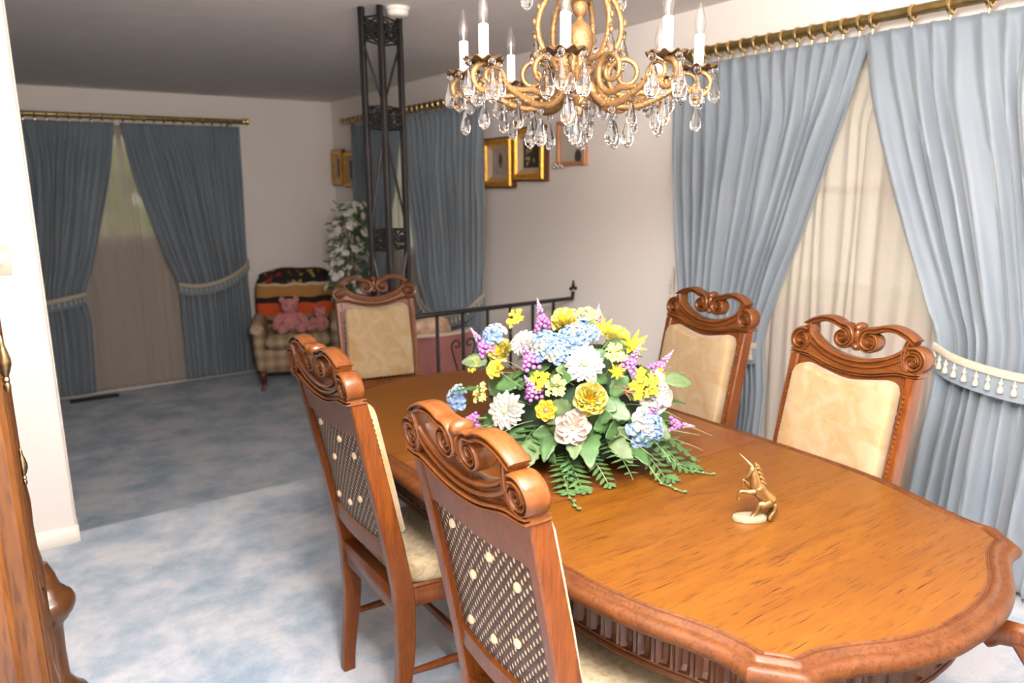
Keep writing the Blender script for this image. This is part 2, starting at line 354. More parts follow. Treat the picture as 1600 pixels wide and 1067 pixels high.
class MB:
    def __init__(s): s.v = []; s.f = []; s.m = []; s.cur = 0; s.X = None
    def mat(s, i): s.cur = i; return s
    def xf(s, M): s.X = M; return s
    def vert(s, p):
        p = Vector(p)
        if s.X is not None: p = s.X @ p
        s.v.append(p); return len(s.v)-1
    def face(s, *ids): s.f.append(ids); s.m.append(s.cur)
    def rings(s, rows, closed=True, cap0=False, cap1=False, flip=False):
        ids = [[s.vert(p) for p in r] for r in rows]
        n = len(ids[0])
        for a, b in zip(ids, ids[1:]):
            for i in range(n if closed else n-1):
                j = (i+1) % n
                q = (a[i], a[j], b[j], b[i])
                s.face(*(q[::-1] if flip else q))
        if cap0: s.face(*(ids[0] if flip else ids[0][::-1]))
        if cap1: s.face(*(ids[-1][::-1] if flip else ids[-1]))
        return ids
    def box(s, c, sz, bev=0.0):
        x, y, z = [k/2 for k in sz]; b = min(bev, x*.9, y*.9, z*.9)
        C = Vector(c)
        if b <= 0:
            lo = [(-x, -y), (x, -y), (x, y), (-x, y)]
            s.rings([[C+Vector((p[0], p[1], -z)) for p in lo], [C+Vector((p[0], p[1], z)) for p in lo]], True, True, True)
            return s
        def ring(k, h):
            X, Y = x-k, y-k
            o = [(-X+b, -Y), (X-b, -Y), (X, -Y+b), (X, Y-b), (X-b, Y), (-X+b, Y), (-X, Y-b), (-X, -Y+b)]
            return [C+Vector((p[0], p[1], h)) for p in o]
        s.rings([ring(b*.7, -z), ring(0, -z+b), ring(0, z-b), ring(b*.7, z)], True, True, True)
        return s
    def tube(s, pts, r, n=8, caps=True, flat=None):
        P = [Vector(p) for p in pts]; m = len(P)
        rr = r if isinstance(r, (list, tuple)) else [r]*m
        T = [(P[min(i+1, m-1)]-P[max(i-1, 0)]).normalized() for i in range(m)]
        a = Vector((0, 0, 1)) if abs(T[0].z) < .9 else Vector((1, 0, 0))
        N = (a-T[0]*a.dot(T[0])).normalized(); rows = []
        for i in range(m):
            N = (N-T[i]*N.dot(T[i])).normalized(); B = T[i].cross(N)
            e = flat or 1
            rows.append([P[i]+N*(cos(2*pi*k/n)*rr[i])+B*(sin(2*pi*k/n)*rr[i]*e) for k in range(n)])
        s.rings(rows, True, caps, caps)
        return s
    def lathe(s, prof, n=16, c=(0, 0, 0), caps=True, mod=None):
        C = Vector(c)
        rows = []
        for r, z in prof:
            rows.append([C+Vector((max(r, 1e-4)*cos(2*pi*k/n)*(mod(k, r, z) if mod else 1), max(r, 1e-4)*sin(2*pi*k/n)*(mod(k, r, z) if mod else 1), z)) for k in range(n)])
        s.rings(rows, True, caps, caps)
        return s
    def ball(s, c, r, n=12, h=8):
        rx, ry, rz = (r, r, r) if isinstance(r, (int, float)) else r
        C = Vector(c); rows = []
        for j in range(h+1):
            t = pi*(j/h)-pi/2; q = max(cos(t), 0.02)
            rows.append([C+Vector((rx*q*cos(2*pi*k/n), ry*q*sin(2*pi*k/n), rz*sin(t))) for k in range(n)])
        s.rings(rows, True, True, True)
        return s
    def ribbon(s, path, w, prof, depth, y=0.0, ybow=None):
        """sweep a moulded profile along a path in the local x-z plane; prof points are (n, y) in units of width and depth"""
        m = len(path); rows = []
        for i in range(m):
            a = path[max(i-1, 0)]; b = path[min(i+1, m-1)]
            tx, tz = b[0]-a[0], b[1]-a[1]; l = sqrt(tx*tx+tz*tz) or 1
            nx, nz = -tz/l, tx/l
            wi = w[i] if isinstance(w, (list, tuple)) else w
            di = depth[i] if isinstance(depth, (list, tuple)) else depth
            rows.append([(path[i][0]+nx*pn*wi, y+py*di+(ybow(path[i][0], path[i][1]) if ybow else 0), path[i][1]+nz*pn*wi) for pn, py in prof])
        s.rings(rows, True, True, True)
        return s
    def loft(s, outline, layers, place, centre=True):
        """outline: closed 2-D loop; layers: (inset, depth); place(u, v, depth) -> point"""
        n = len(outline); nr = []
        area_ = sum(outline[i][0]*outline[(i+1) % n][1]-outline[(i+1) % n][0]*outline[i][1] for i in range(n))
        sg = 1 if area_ > 0 else -1
        for i in range(n):
            a = outline[i-1]; b = outline[(i+1) % n]
            tx, ty = b[0]-a[0], b[1]-a[1]; l = sqrt(tx*tx+ty*ty) or 1
            nr.append((-ty/l*sg, tx/l*sg))
        rows = [[place(p[0]+q[0]*ins, p[1]+q[1]*ins, d) for p, q in zip(outline, nr)] for ins, d in layers]
        def cap(row):
            c = sum((Vector(p) for p in row), Vector())/n
            return [[Vector(p).lerp(c, t) for p in row] for t in (.15, .35, .6, .85, .98)]
        rows = cap(rows[0])[::-1]+rows+cap(rows[-1])
        s.rings(rows, True, True, True)
        return s
    def grid(s, fn, nu, nv, closed=False):
        rows = [[fn(i/nu, j/nv) for i in range(nu+(0 if closed else 1))] for j in range(nv+1)]
        s.rings(rows, closed)
        return s
    def build(s, name, mats, parent=None, angle=40, solid=0.0):
        me = bpy.data.meshes.new(name)
        me.from_pydata([tuple(p) for p in s.v], [], s.f)
        if isinstance(mats, str): mats = [mats]
        for k in mats: me.materials.append(MATS[k])
        me.polygons.foreach_set('material_index', s.m)
        me.polygons.foreach_set('use_smooth', [True]*len(s.f))
        me.update()
        import bmesh
        bm = bmesh.new(); bm.from_mesh(me); bmesh.ops.recalc_face_normals(bm, faces=bm.faces[:]); bm.to_mesh(me); bm.free()
        me.set_sharp_from_angle(angle=radians(angle))
        o = bpy.data.objects.new(name, me); COL.objects.link(o)
        if parent: o.parent = parent
        if solid:
            md = o.modifiers.new('thickness', 'SOLIDIFY'); md.thickness = solid; md.offset = 0
        return o

def tag(o, label, cat, group=None, kind=None):
    o['label'] = label; o['category'] = cat
    if group: o['group'] = group
    if kind: o['kind'] = kind
    return o
def struct(o): o['kind'] = 'structure'; return o
def empty(name, loc=(0, 0, 0), rz=0.0):
    o = bpy.data.objects.new(name, None); COL.objects.link(o)
    o.empty_display_size = 0.1
    o.location = loc; o.rotation_euler = (0, 0, rz)
    return o
def copy_tree(o, parent=None):
    c = o.copy(); COL.objects.link(c)
    if parent: c.parent = parent
    for ch in list(o.children): copy_tree(ch, c)
    return c

# ------------------------------------------------------------------ the room
XR, YE, YB, ZC, ZL = 3.11, 3.76, 7.87, 2.43, -0.364      # right wall, platform edge, far wall, ceiling, sunken floor
XW, YN, XL, XJ = -0.62, -1.45, -1.6, 0.135                # dining left wall, wall behind the camera, living left wall, end of the partition
def slab(name, c, sz, m, bev=0): return struct(MB().box(c, sz, bev).build(name, m))
def span(b, x0, x1, y0, y1, z0, z1, bev=0): b.box(((x0+x1)/2, (y0+y1)/2, (z0+z1)/2), (x1-x0, y1-y0, z1-z0), bev)

b = MB(); span(b, XW, XR, YN, YE, ZL-.2, 0, 0.006); struct(b.build('floor', 'blue_carpet'))
b = MB(); span(b, XL, XR, YE, YB, ZL-.2, ZL); struct(b.build('floor_living', 'blue_carpet'))
b = MB(); span(b, XJ, 1.64, YE+.004, YE+.30, ZL, ZL/2, 0.006); struct(b.build('floor_step', 'blue_carpet'))
b = MB(); span(b, XL-.15, XR+.15, YN-.15, YB+.15, ZC, ZC+.12); struct(b.build('ceiling', 'ceiling_paint'))
def wall_with_hole(name, axis, at, t, s0, s1, z0, z1, hole):
    b = MB(); h0, h1, g0, g1 = hole
    def put(a0, a1, c0, c1):
        if axis == 'x': span(b, at, at+t, a0, a1, c0, c1)
        else: span(b, a0, a1, at, at+t, c0, c1)
    put(s0, h0, z0, z1); put(h1, s1, z0, z1); put(h0, h1, z0, g0); put(h0, h1, g1, z1)
    return struct(b.build(name, 'wall_paint'))
# right wall in two lengths, one window each; far wall with its window
D_WIN = (0.95, 2.55, 0.96, 2.08); L_WIN = (4.95, 6.85, 0.96, 2.08); B_WIN = (0.25, 1.85, 1.08, 2.08)
wall_with_hole('wall_right', 'x', XR, .15, YN, YE, ZL, ZC, D_WIN)
wall_with_hole('wall_right_living', 'x', XR, .15, YE, YB, ZL, ZC, L_WIN)
wall_with_hole('wall_far', 'y', YB, .15, XL, XR+.15, ZL, ZC, B_WIN)
slab('wall_left', (XW-.06, (YN+YE)/2, ZC/2-.1), (.12, YE-YN, ZC+.2), 'wall_paint')
slab('wall_behind', ((XW+XR)/2, YN-.06, ZC/2-.1), (XR-XW+.3, .12, ZC+.2), 'wall_paint')
slab('wall_left_living', (XL-.075, (YE+YB+.15)/2, (ZL+ZC)/2), (.15, YB+.15-YE, ZC-ZL), 'wall_paint')
b = MB(); span(b, XL, XJ, 3.645, YE+.001, ZL, ZC, 0.008); struct(b.build('wall_partition', 'wall_paint'))
# baseboards and trim
b = MB(); span(b, XW, XJ+.004, 3.632, 3.646, 0, .085, .004); struct(b.build('baseboard_partition', 'trim_paint'))
b = MB(); span(b, XJ-.001, XJ+.012, 3.634, YE-.004, 0, .085, .004); span(b, XJ-.001, XJ+.006, 3.639, 3.672, .08, ZC-.002, .002)
struct(b.build('trim_partition', 'trim_paint'))
b = MB(); span(b, XL, XR, YB-.014, YB, ZL, ZL+.085, .004); struct(b.build('baseboard_far', 'trim_paint'))
b = MB(); span(b, XR-.014, XR, YE, YB-.014, ZL, ZL+.085, .004); struct(b.build('baseboard_living', 'trim_paint'))
b = MB(); span(b, XR-.014, XR, YN, YE, 0, .085, .004); struct(b.build('baseboard_right', 'trim_paint'))

def window(name, axis, at, hole, mull):
    h0, h1, g0, g1 = hole
    b = MB()
    def put(B, a0, a1, c0, c1, d0, d1):
        if axis == 'x': span(B, at+d0, at+d1, a0, a1, c0, c1, .004)
        else: span(B, a0, a1, at+d0, at+d1, c0, c1, .004)
    e = .045
    put(b, h0, h1, g0, g0+e, .03, .11); put(b, h0, h1, g1-e, g1, .03, .11); put(b, h0, h0+e, g0, g1, .03, .11); put(b, h1-e, h1, g0, g1, .03, .11)
    for k in mull:
        c = lerp(h0, h1, k); put(b, c-.02, c+.02, g0, g1, .04, .10)
    put(b, h0, h1, (g0+g1)/2-.018, (g0+g1)/2+.018, .04, .10)
    fr = struct(b.build(name, 'trim_paint'))
    g = MB(); put(g, h0+e*.5, h1-e*.5, g0+e*.5, g1-e*.5, .068, .072); p = g.build('window_pane', 'window_glass', fr)
    s = MB(); put(s, h0+.001, h1-.001, g0, g0+.02, -.002, .06); s.build('window_sill', 'trim_paint', fr)
window('window_1', 'x', XR, D_WIN, (0.5,))
window('window_2', 'x', XR, L_WIN, (0.5,))
window('window_3', 'y', YB, B_WIN, (0.5,))

# garden outside the windows
b = MB(); span(b, -12, 16, -8, 20, -.75, -.7)
struct(b.build('ground_lawn', 'lawn_grass'))
def shrub(loc, r, label, seed):
    rnd = random.Random(seed); b = MB()
    for i in range(90):
        a, t = rnd.uniform(0, 2*pi), rnd.uniform(-.9, 1.0)
        q = sqrt(1-t*t); k = rnd.uniform(.7, 1.0)
        c = Vector((r[0]*q*cos(a)*k, r[1]*q*sin(a)*k, r[2]*(1+t*k)))
        b.ball(c, (rnd.uniform(.12, .25)*r[0], rnd.uniform(.12, .25)*r[1], rnd.uniform(.1, .18)*r[2]), 7, 5)
    o = b.build('garden_shrub', 'shrub_leaf')
    o.location = loc
    tag(o, label, 'shrub', 'shrubs outside the windows')
shrub((5.6, .9, -.7), (1.0, 1.3, 1.25), 'yellow-green shrub outside the dining window, seen dimly through the sheer curtain', 1)
shrub((0.9, 10.6, -.7), (1.6, 1.0, 1.45), 'yellow-green shrub outside the far living room window', 2)
shrub((5.8, 8.2, -.7), (1.0, 1.6, 1.35), 'green shrub outside the living room side window, behind the iron column', 3)

# ------------------------------------------------------------------ curtains, rods, tie-backs
def side(s, d, z): return (3.035-d, s, z)       # right wall: s runs along y, d into the room
def far(s, d, z): return (s, 7.79-d, z)         # far wall: s runs along x

def drape(name, place, knots, nf, amp, seed, mat, sag=0.0, heading=True, sub=10):
    """knots: (z, s_first, s_second) from top to bottom"""
    rnd = random.Random(seed)
    ph = [rnd.uniform(-.5, .5) for _ in range(nf+2)]; am = [rnd.uniform(.65, 1.1) for _ in range(nf+2)]
    kz = [k[0] for k in knots]; zt, zb = kz[0], kz[-1]; H = zt-zb
    w0 = abs(knots[0][2]-knots[0][1])
    fw = [rnd.uniform(.55, 1.5) for _ in range(nf)]; tot = sum(fw); cum = [0]
    for q in fw: cum.append(cum[-1]+q/tot)
    drift = [rnd.uniform(-1, 1) for _ in range(nf+2)]
    ks = curve(knots, 14)
    zs = [k[0] for k in ks]
    def edge(z):
        for a, c in zip(ks, ks[1:]):
            if a[0] >= z >= c[0]:
                t = (a[0]-z)/max(a[0]-c[0], 1e-6); return lerp(a[1], c[1], t), lerp(a[2], c[2], t)
        return ks[-1][1], ks[-1][2]
    nv = 70
    def pt(u, v):
        z = zt-H*v; e0, e1 = edge(z)
        x = u*nf; i = min(int(x), nf-1); fr = x-i
        k = lerp(am[i], am[i+1], smooth(fr))
        wv = sin(2*pi*(x+.16*ph[i]*sin(pi*fr)+.10*sin(3.1*v*2+i)*smooth(v*3)))
        wv = wv*.8+.28*sin(4*pi*x+ph[i]*3)*smooth(v*4)
        comp = min(1.25, sqrt(w0/max(abs(e1-e0), .05)))
        a = amp*k*comp*lerp(.55, 1.0, smooth(v*5))
        if heading and v*H < .10:
            t = smooth((v*H)/.10)
            pin = max(0, cos(2*pi*(x-.25)))**6
            wv = lerp(1.0*pin+.15*wv, wv, t)
        even = lerp(cum[i], cum[i+1], fr)
        even += .35/nf*lerp(drift[i], drift[i+1], fr)*sin(pi*min(1, v*1.6))*(1-abs(2*u-1)**4)
        uu = lerp(u, even, .25+.75*smooth(v*6))+(.12/nf)*sin(2*pi*x)*smooth(v*3)*.6
        s_ = lerp(e0, e1, min(1, max(0, uu)))
        zz = z-(sag*sin(pi*u) if 0 else 0)
        d = a*wv+amp
        zz += .004*sin(2*pi*x)*(v > .99)
        return place(s_, d, zz)
    b = MB(); b.grid(pt, nf*sub, nv)
    return b.build(name, mat, angle=80, solid=0.002)

def rod(name, place, s0, s1, z, rings, label, ends=(True, True), group=None, d=.075):
    r = empty(name, place((s0+s1)/2, d, z))
    off = Vector(r.location)
    def pl(s, dd, zz): return Vector(place(s, dd, zz))-off
    b = MB(); b.tube([pl(s0, d, z), pl(s1, d, z)], .0205, 14); b.build('pole', 'antique_brass', r)
    for e, s, g in ((ends[0], s0, -1), (ends[1], s1, 1)):
        if not e: continue
        sg = 1 if s1 > s0 else -1
        k = MB(); P = [pl(s+g*sg*q, d, z) for q in (-.012, .0, .008, .016, .03, .046, .058, .062)]
        k.tube(P, [.021, .027, .027, .018, .030, .030, .016, .004], 14); k.build('finial', 'bright_brass', r)
    for s in (lerp(s0, s1, .06), lerp(s0, s1, .94)):
        k = MB(); k.tube([pl(s, 0, z-.05), pl(s, .03, z-.045), pl(s, d, z-.022)], .008, 8); k.build('bracket', 'antique_brass', r)
    for s in rings:
        k = MB(); rr = .0285
        sv = (pl(s+.01, d, z)-pl(s, d, z)).normalized(); c = pl(s, d, z-.007)
        dv = (pl(s, d+.01, z)-pl(s, d, z)).normalized(); zv = Vector((0, 0, 1))
        P = [c+dv*(rr*cos(t))+zv*(rr*sin(t)) for t in [2*pi*i/18 for i in range(18)]]
        rows = [[p+(p-c).normalized()*(.0052*cos(q))+sv*(.0075*sin(q)) for q in [2*pi*j/8 for j in range(8)]] for p in P]
        rows.append(rows[0]); k.rings(rows)
        e = c-zv*(rr+.008); k.tube([e+zv*.004, e-zv*.014], .0025, 6)
        k.build('ring', 'bright_brass', r)
    tag(r, label, 'curtain rod', group)
    return r

def tieback(place, pts, label, ntas, band=.032, tas=.05, hang=.03):
    """pts: (s, d, z) along the lower loop of a fringed tie-back"""
    P = curve(pts, 8); c = place(*P[len(P)//2]); r = empty('curtain_tieback', c); off = Vector(c)
    b = MB()
    rows = []
    for s, d, z in P:
        q = [(0, band/2), (.009, band/2-.004), (.012, 0), (.009, -band/2+.004), (0, -band/2), (-.003, 0)]
        rows.append([Vector(place(s, d+x, z+y))-off for x, y in q])
    b.rings(rows, True, True, True); b.build('braid', 'tie_braid', r)
    lower = MB(); rows = []
    for s, d, z in P:
        q = [(0, -band/2), (.005, -band/2-.03), (.006, -band/2-hang-.045), (-.004, -band/2-hang-.045), (-.004, -band/2)]
        rows.append([Vector(place(s, d+x-.002, z+y))-off for x, y in q])
    lower.rings(rows, True, True, True); lower.build('cuff', 'blue_drape', r)
    n = len(P)-1
    for i in range(ntas):
        t = (i+.5)/ntas*n; k = int(t); f = t-k
        s, d, z = [lerp(a, c2, f) for a, c2 in zip(P[k], P[min(k+1, n)])]
        o = Vector(place(s, d+.014, z-band/2))-off
        m = MB(); L_ = tas
        m.lathe([(.002, .004), (.003, -.006), (.0075, -.012), (.008, -.018), (.0045, -.023), (.009, -.034), (.0115, -L_*.85), (.010, -L_), (.003, -L_-.002)], 9, o)
        m.build('tassel', 'tassel_cream', r)
    tag(r, label, 'curtain tie-back', 'fringed curtain tie-backs')
    return r

# dining window
c = drape('curtain', side, [(2.138, 2.86, 1.78), (1.85, 2.84, 1.87), (1.4, 2.80, 2.02), (1.05, 2.76, 2.15), (.80, 2.72, 2.215), (.5, 2.73, 2.19), (.03, 2.76, 2.22)], 15, .030, 5, 'blue_drape')
tag(c, 'pale blue pleated curtain gathered behind the chair right of the flowers', 'curtain', 'blue pleated curtains')
c = drape('curtain', lambda s, d, z: side(s, d+.012, z), [(2.138, 1.80, .62), (1.85, 1.74, .60), (1.4, 1.58, .60), (1.1, 1.46, .62), (.90, 1.395, .64), (.5, 1.43, .62), (.035, 1.47, .60)], 14, .034, 8, 'blue_drape')
tag(c, 'pale blue pleated curtain at the right edge of the dining window, nearest the camera', 'curtain', 'blue pleated curtains')
c = drape('sheer_curtain', lambda s, d, z: side(s, d-.055, z), [(2.12, 2.72, .8), (1, 2.72, .8), (.02, 2.70, .8)], 30, .009, 11, 'sheer_voile', heading=False, sub=8)
tag(c, 'cream sheer curtain hanging in the dining window between the blue curtains', 'curtain', 'cream sheer curtains')
rd = [2.81-.0715*i for i in range(15)]+[1.755, 1.60, 1.46, 1.33, 1.21, 1.10, .99, .88, .77]
rod('curtain_rod', side, 2.85, .55, 2.185, rd, 'long brass curtain rod with rings over the dining window', group='brass curtain rods')
tieback(side, [(2.80, .03, 1.10), (2.74, .085, .94), (2.60, .105, .82), (2.45, .11, .78), (2.30, .105, .775), (2.205, .085, .785)], 'cream fringed tie-back around the curtain behind the chair right of the flowers', 14)
tieback(side, [(1.39, .075, .925), (1.30, .115, .90), (1.18, .125, .88), (1.05, .125, .872), (.92, .12, .885), (.78, .10, .95), (.68, .04, 1.06)], 'cream fringed tie-back with bead tassels at the right edge, around the nearest curtain', 18)

# living-room side window
c = drape('curtain', side, [(2.138, 7.11, 6.00), (1.7, 7.09, 6.15), (1.2, 7.06, 6.35), (.75, 7.04, 6.52), (.55, 7.02, 6.58), (.2, 7.03, 6.55), (-.31, 7.04, 6.55)], 12, .030, 14, 'blue_drape')
tag(c, 'blue pleated curtain in the corner behind the iron column and white flowering tree', 'curtain', 'blue pleated curtains')
c = drape('curtain', side, [(2.138, 6.00, 4.70), (1.7, 5.93, 4.71), (1.2, 5.82, 4.73), (.8, 5.75, 4.76), (.55, 5.62, 4.78), (.25, 5.54, 4.80), (-.31, 5.56, 4.80)], 15, .032, 17, 'blue_drape')
tag(c, 'blue pleated curtain just right of the iron column, left of the framed pictures', 'curtain', 'blue pleated curtains')
c = drape('sheer_curtain', lambda s, d, z: side(s, d-.055, z), [(2.12, 7.0, 4.85), (1, 7.0, 4.85), (-.32, 7.0, 4.85)], 30, .009, 19, 'sheer_voile', heading=False, sub=8)
tag(c, 'cream sheer curtain glimpsed as a strip just right of the iron column', 'curtain', 'cream sheer curtains')
rod('curtain_rod', side, 7.18, 4.62, 2.185, [7.08-.088*i for i in range(28)], 'brass curtain rod running behind the iron column toward the chandelier', group='brass curtain rods')
tieback(side, [(5.73, .085, .70), (5.62, .11, .60), (5.42, .12, .525), (5.2, .12, .515), (4.98, .115, .56), (4.80, .09, .655), (4.72, .03, .74)], 'cream fringed tie-back above the iron railing, around the curtain right of the column', 22, band=.03, tas=.04)

# far window
c = drape('curtain', far, [(2.138, -.30, 1.01), (1.7, -.28, .93), (1.2, -.24, .80), (.85, -.2, .70), (.60, -.16, .615), (.3, -.17, .63), (-.32, -.18, .60)], 15, .030, 23, 'blue_drape')
tag(c, 'dark blue curtain on the left of the far window, beside the white partition', 'curtain', 'blue pleated curtains')
c = drape('curtain', far, [(2.138, 1.055, 2.11), (1.7, 1.11, 2.10), (1.2, 1.23, 2.09), (.85, 1.33, 2.085), (.62, 1.40, 2.08), (.3, 1.41, 2.08), (-.32, 1.41, 2.07)], 15, .030, 29, 'blue_drape')
tag(c, 'dark blue curtain on the right of the far window, beside the plaid armchair', 'curtain', 'blue pleated curtains')
c = drape('sheer_curtain', lambda s, d, z: far(s, d-.055, z), [(2.12, .1, 1.9), (1, .1, 1.9), (-.335, .1, 1.9)], 26, .010, 31, 'sheer_voile', heading=False, sub=8)
tag(c, 'cream sheer curtain reaching the dark carpet in the far window', 'curtain', 'cream sheer curtains')
rod('curtain_rod', far, -.35, 2.14, 2.185, [-.28+.085*i for i in range(28)], 'thin brass curtain rod over the far living room window', group='brass curtain rods')
tieback(far, [(-.18, .03, .74), (-.05, .09, .62), (.12, .11, .57), (.30, .115, .57), (.48, .11, .595), (.61, .085, .615)], 'cream fringed tie-back on the far left curtain by the partition', 18, band=.04, tas=.04)
tieback(far, [(1.40, .085, .64), (1.55, .115, .615), (1.72, .115, .63), (1.88, .11, .68), (2.01, .09, .75), (2.10, .03, .83)], 'cream fringed tie-back on the far right curtain beside the plaid armchair', 18, band=.04, tas=.04)

# ------------------------------------------------------------------ dining table
TCX, TCY, TZ = 1.42, 1.665, 0.75
half = [(0.0, -1.152), (.10, -1.145), (.20, -1.118), (.28, -1.080), (.33, -1.060), (.365, -1.053), (.398, -1.052)]      # end bow, centre to first corner
notch = [(.398, -1.052), (.430, -1.012), (.464, -.972)]
sidec = [(.464, -.972), (.459, -.94), (.463, -.90), (.479, -.84), (.512, -.745), (.540, -.62), (.553, -.45), (.558, -.25), (.56, 0.0)]
def table_outline():
    q = curve(half, 6)[:-1]+curve(notch, 3)[:-1]+curve(sidec, 8)         # quarter: centre front end -> right side middle
    right = q+[(x, -y) for x, y in q[-2::-1]]
    full = right+[(-x, y) for x, y in right[-2:0:-1]]
    return full
TO = table_outline()
def clip_y(poly, y0, y1):
    def half_(pl, yy, keep):
        out = []
        for i in range(len(pl)):
            a, c = pl[i], pl[(i+1) % len(pl)]
            ia, ic = keep(a[1], yy), keep(c[1], yy)
            if ia: out.append(a)
            if ia != ic:
                t = (yy-a[1])/(c[1]-a[1]); out.append((a[0]+(c[0]-a[0])*t, yy))
        return out
    return half_(half_(poly, y0, lambda v, k: v >= k), y1, lambda v, k: v <= k)
def inset(poly, k):
    """offset inwards; points that would fold over at the corners are drawn together"""
    n = len(poly); out = []
    for i in range(n):
        a, c = poly[i-1], poly[(i+1) % n]; tx, ty = c[0]-a[0], c[1]-a[1]; l = sqrt(tx*tx+ty*ty) or 1
        out.append((poly[i][0]-ty/l*k, poly[i][1]+tx/l*k))
    if k < .012: return out
    def dist(p):
        m = 9
        for i in range(n):
            a, c = poly[i], poly[(i+1) % n]; dx, dy = c[0]-a[0], c[1]-a[1]; q = dx*dx+dy*dy
            t = 0 if q == 0 else max(0, min(1, ((p[0]-a[0])*dx+(p[1]-a[1])*dy)/q))
            m = min(m, (p[0]-a[0]-dx*t)**2+(p[1]-a[1]-dy*t)**2)
        return sqrt(m)
    ok = [dist(p) > k*.955 for p in out]
    if not any(ok): return out
    g = [i for i in range(n) if ok[i]]
    for i in range(n):
        if not ok[i]:
            p_ = max([j for j in g if j < i], default=g[-1]); q_ = min([j for j in g if j > i], default=g[0])
            out[i] = ((out[p_][0]+out[q_][0])/2, (out[p_][1]+out[q_][1])/2)
    return out
table = empty('dining_table', (TCX, TCY, 0))
tag(table, 'large oval orange-brown wooden dining table with scalloped moulded edge', 'table')
inner = inset(TO, .052)
for y0, y1, nm, mt in ((-2, -.262, 'table_top', 'table_wood'), (-.259, .216, 'table_leaf', 'leaf_wood'), (.219, 2, 'table_top', 'table_wood')):
    pl = clip_y(inner, y0, y1); b = MB()
    rows = [[(x, y, z) for x, y in pl] for z in (TZ-.022, TZ-.0008, TZ)]
    cx = sum(p[0] for p in pl)/len(pl); cy = sum(p[1] for p in pl)/len(pl)
    rows = rows[:2]+[[(lerp(x, cx, k), lerp(y, cy, k), TZ) for x, y in pl] for k in (.001, .3, .6, .9, .999)]
    b.rings(rows, True, True, True)
    b.build(nm, mt, table, angle=20)
# moulded edge: profile from the top surface outwards and down
b = MB(); prof = [(.053, TZ-.022), (.053, TZ), (.049, TZ-.001), (.047, TZ-.004), (.044, TZ-.004), (.041, TZ+.001), (.036, TZ+.002), (.031, TZ-.001), (.028, TZ-.006), (.024, TZ-.007), (.016, TZ-.005), (.007, TZ-.008), (.001, TZ-.016), (0, TZ-.026), (.004, TZ-.035), (.012, TZ-.041), (.018, TZ-.042), (.022, TZ-.047), (.03, TZ-.05), (.06, TZ-.05)]
b.rings([[(x, y, z) for x, y in inset(TO, k)] for k, z in prof]+[[(x, y, TZ-.022) for x, y in inset(TO, .06)]])
b.build('moulded_edge', 'edge_wood', table, angle=50)
# fluted apron
def resample(poly, step):
    n = len(poly); segs = []; tot = 0
    for i in range(n):
        a, c = poly[i], poly[(i+1) % n]; l = sqrt((a[0]-c[0])**2+(a[1]-c[1])**2); segs.append((tot, l, a, c)); tot += l
    m = int(tot/step); out = []; j = 0
    for i in range(m):
        t = i*tot/m
        while j < n-1 and segs[j][0]+segs[j][1] < t: j += 1
        s0, l, a, c = segs[j]; k = (t-s0)/max(l, 1e-9); out.append((lerp(a[0], c[0], k), lerp(a[1], c[1], k)))
    return out
ap = resample(inset(TO, .085), .0105/2)
ap = ap[:len(ap)//8*8]
def shift_in(poly, k):
    n = len(poly); out = []
    for i in range(n):
        a, c = poly[i-3], poly[(i+3) % n]; tx, ty = c[0]-a[0], c[1]-a[1]; l = sqrt(tx*tx+ty*ty) or 1
        out.append((poly[i][0]-ty/l*k, poly[i][1]+tx/l*k))
    return out
in1 = shift_in(ap, .006); in2 = shift_in(ap, .014)
def flute(i):
    k = i % 8
    return 0 if k in (0, 2) else 1 if k == 1 else 1 if k in (3, 7) else 2
lv = {0: ap, 1: in1, 2: in2}
b = MB()
def row(z, amt):
    out = []
    for i in range(len(ap)):
        p = ap[i]; q = lv[flute(i)][i]; out.append((lerp(p[0], q[0], amt), lerp(p[1], q[1], amt), z))
    return out
b.rings([row(TZ-.046, 0), row(TZ-.056, 0), row(TZ-.062, 1), row(TZ-.135, 1), row(TZ-.146, .5), row(TZ-.148, 0), row(TZ-.155, 0)])
b.build('fluted_apron', 'apron_wood', table, angle=25)
b = MB(); o1 = inset(TO, .08)
prof = [(.10, -.150), (.012, -.150), (.002, -.154), (0, -.160), (.004, -.166), (.012, -.170), (.016, -.178), (.10, -.178)]
b.rings([[(x, y, TZ+z) for x, y in inset(o1, k)] for k, z in prof]+[[(x, y, TZ-.150) for x, y in inset(o1, .10)]])
b.build('apron_moulding', 'edge_wood', table, angle=40)
for sy in (-.13, .76):
    b = MB(); b.lathe([(.10, .60), (.10, .55), (.06, .52), (.075, .42), (.09, .33), (.06, .24), (.08, .20), (.08, .12), (.03, .10)], 20, (0, sy, 0)); b.box((0, sy, .60), (.5, .22, .04), .01)
    b.build('pedestal', 'chair_wood', table)
    for sx in (-1, 1):
        k = MB(); P = curve([(sx*.06, sy, .16), (sx*.14, sy, .15), (sx*.21, sy, .07), (sx*.27, sy, .03)], 6)
        k.tube(P, [lerp(.045, .028, i/(len(P)-1)) for i in range(len(P))], 10); k.build('foot', 'chair_wood', table)

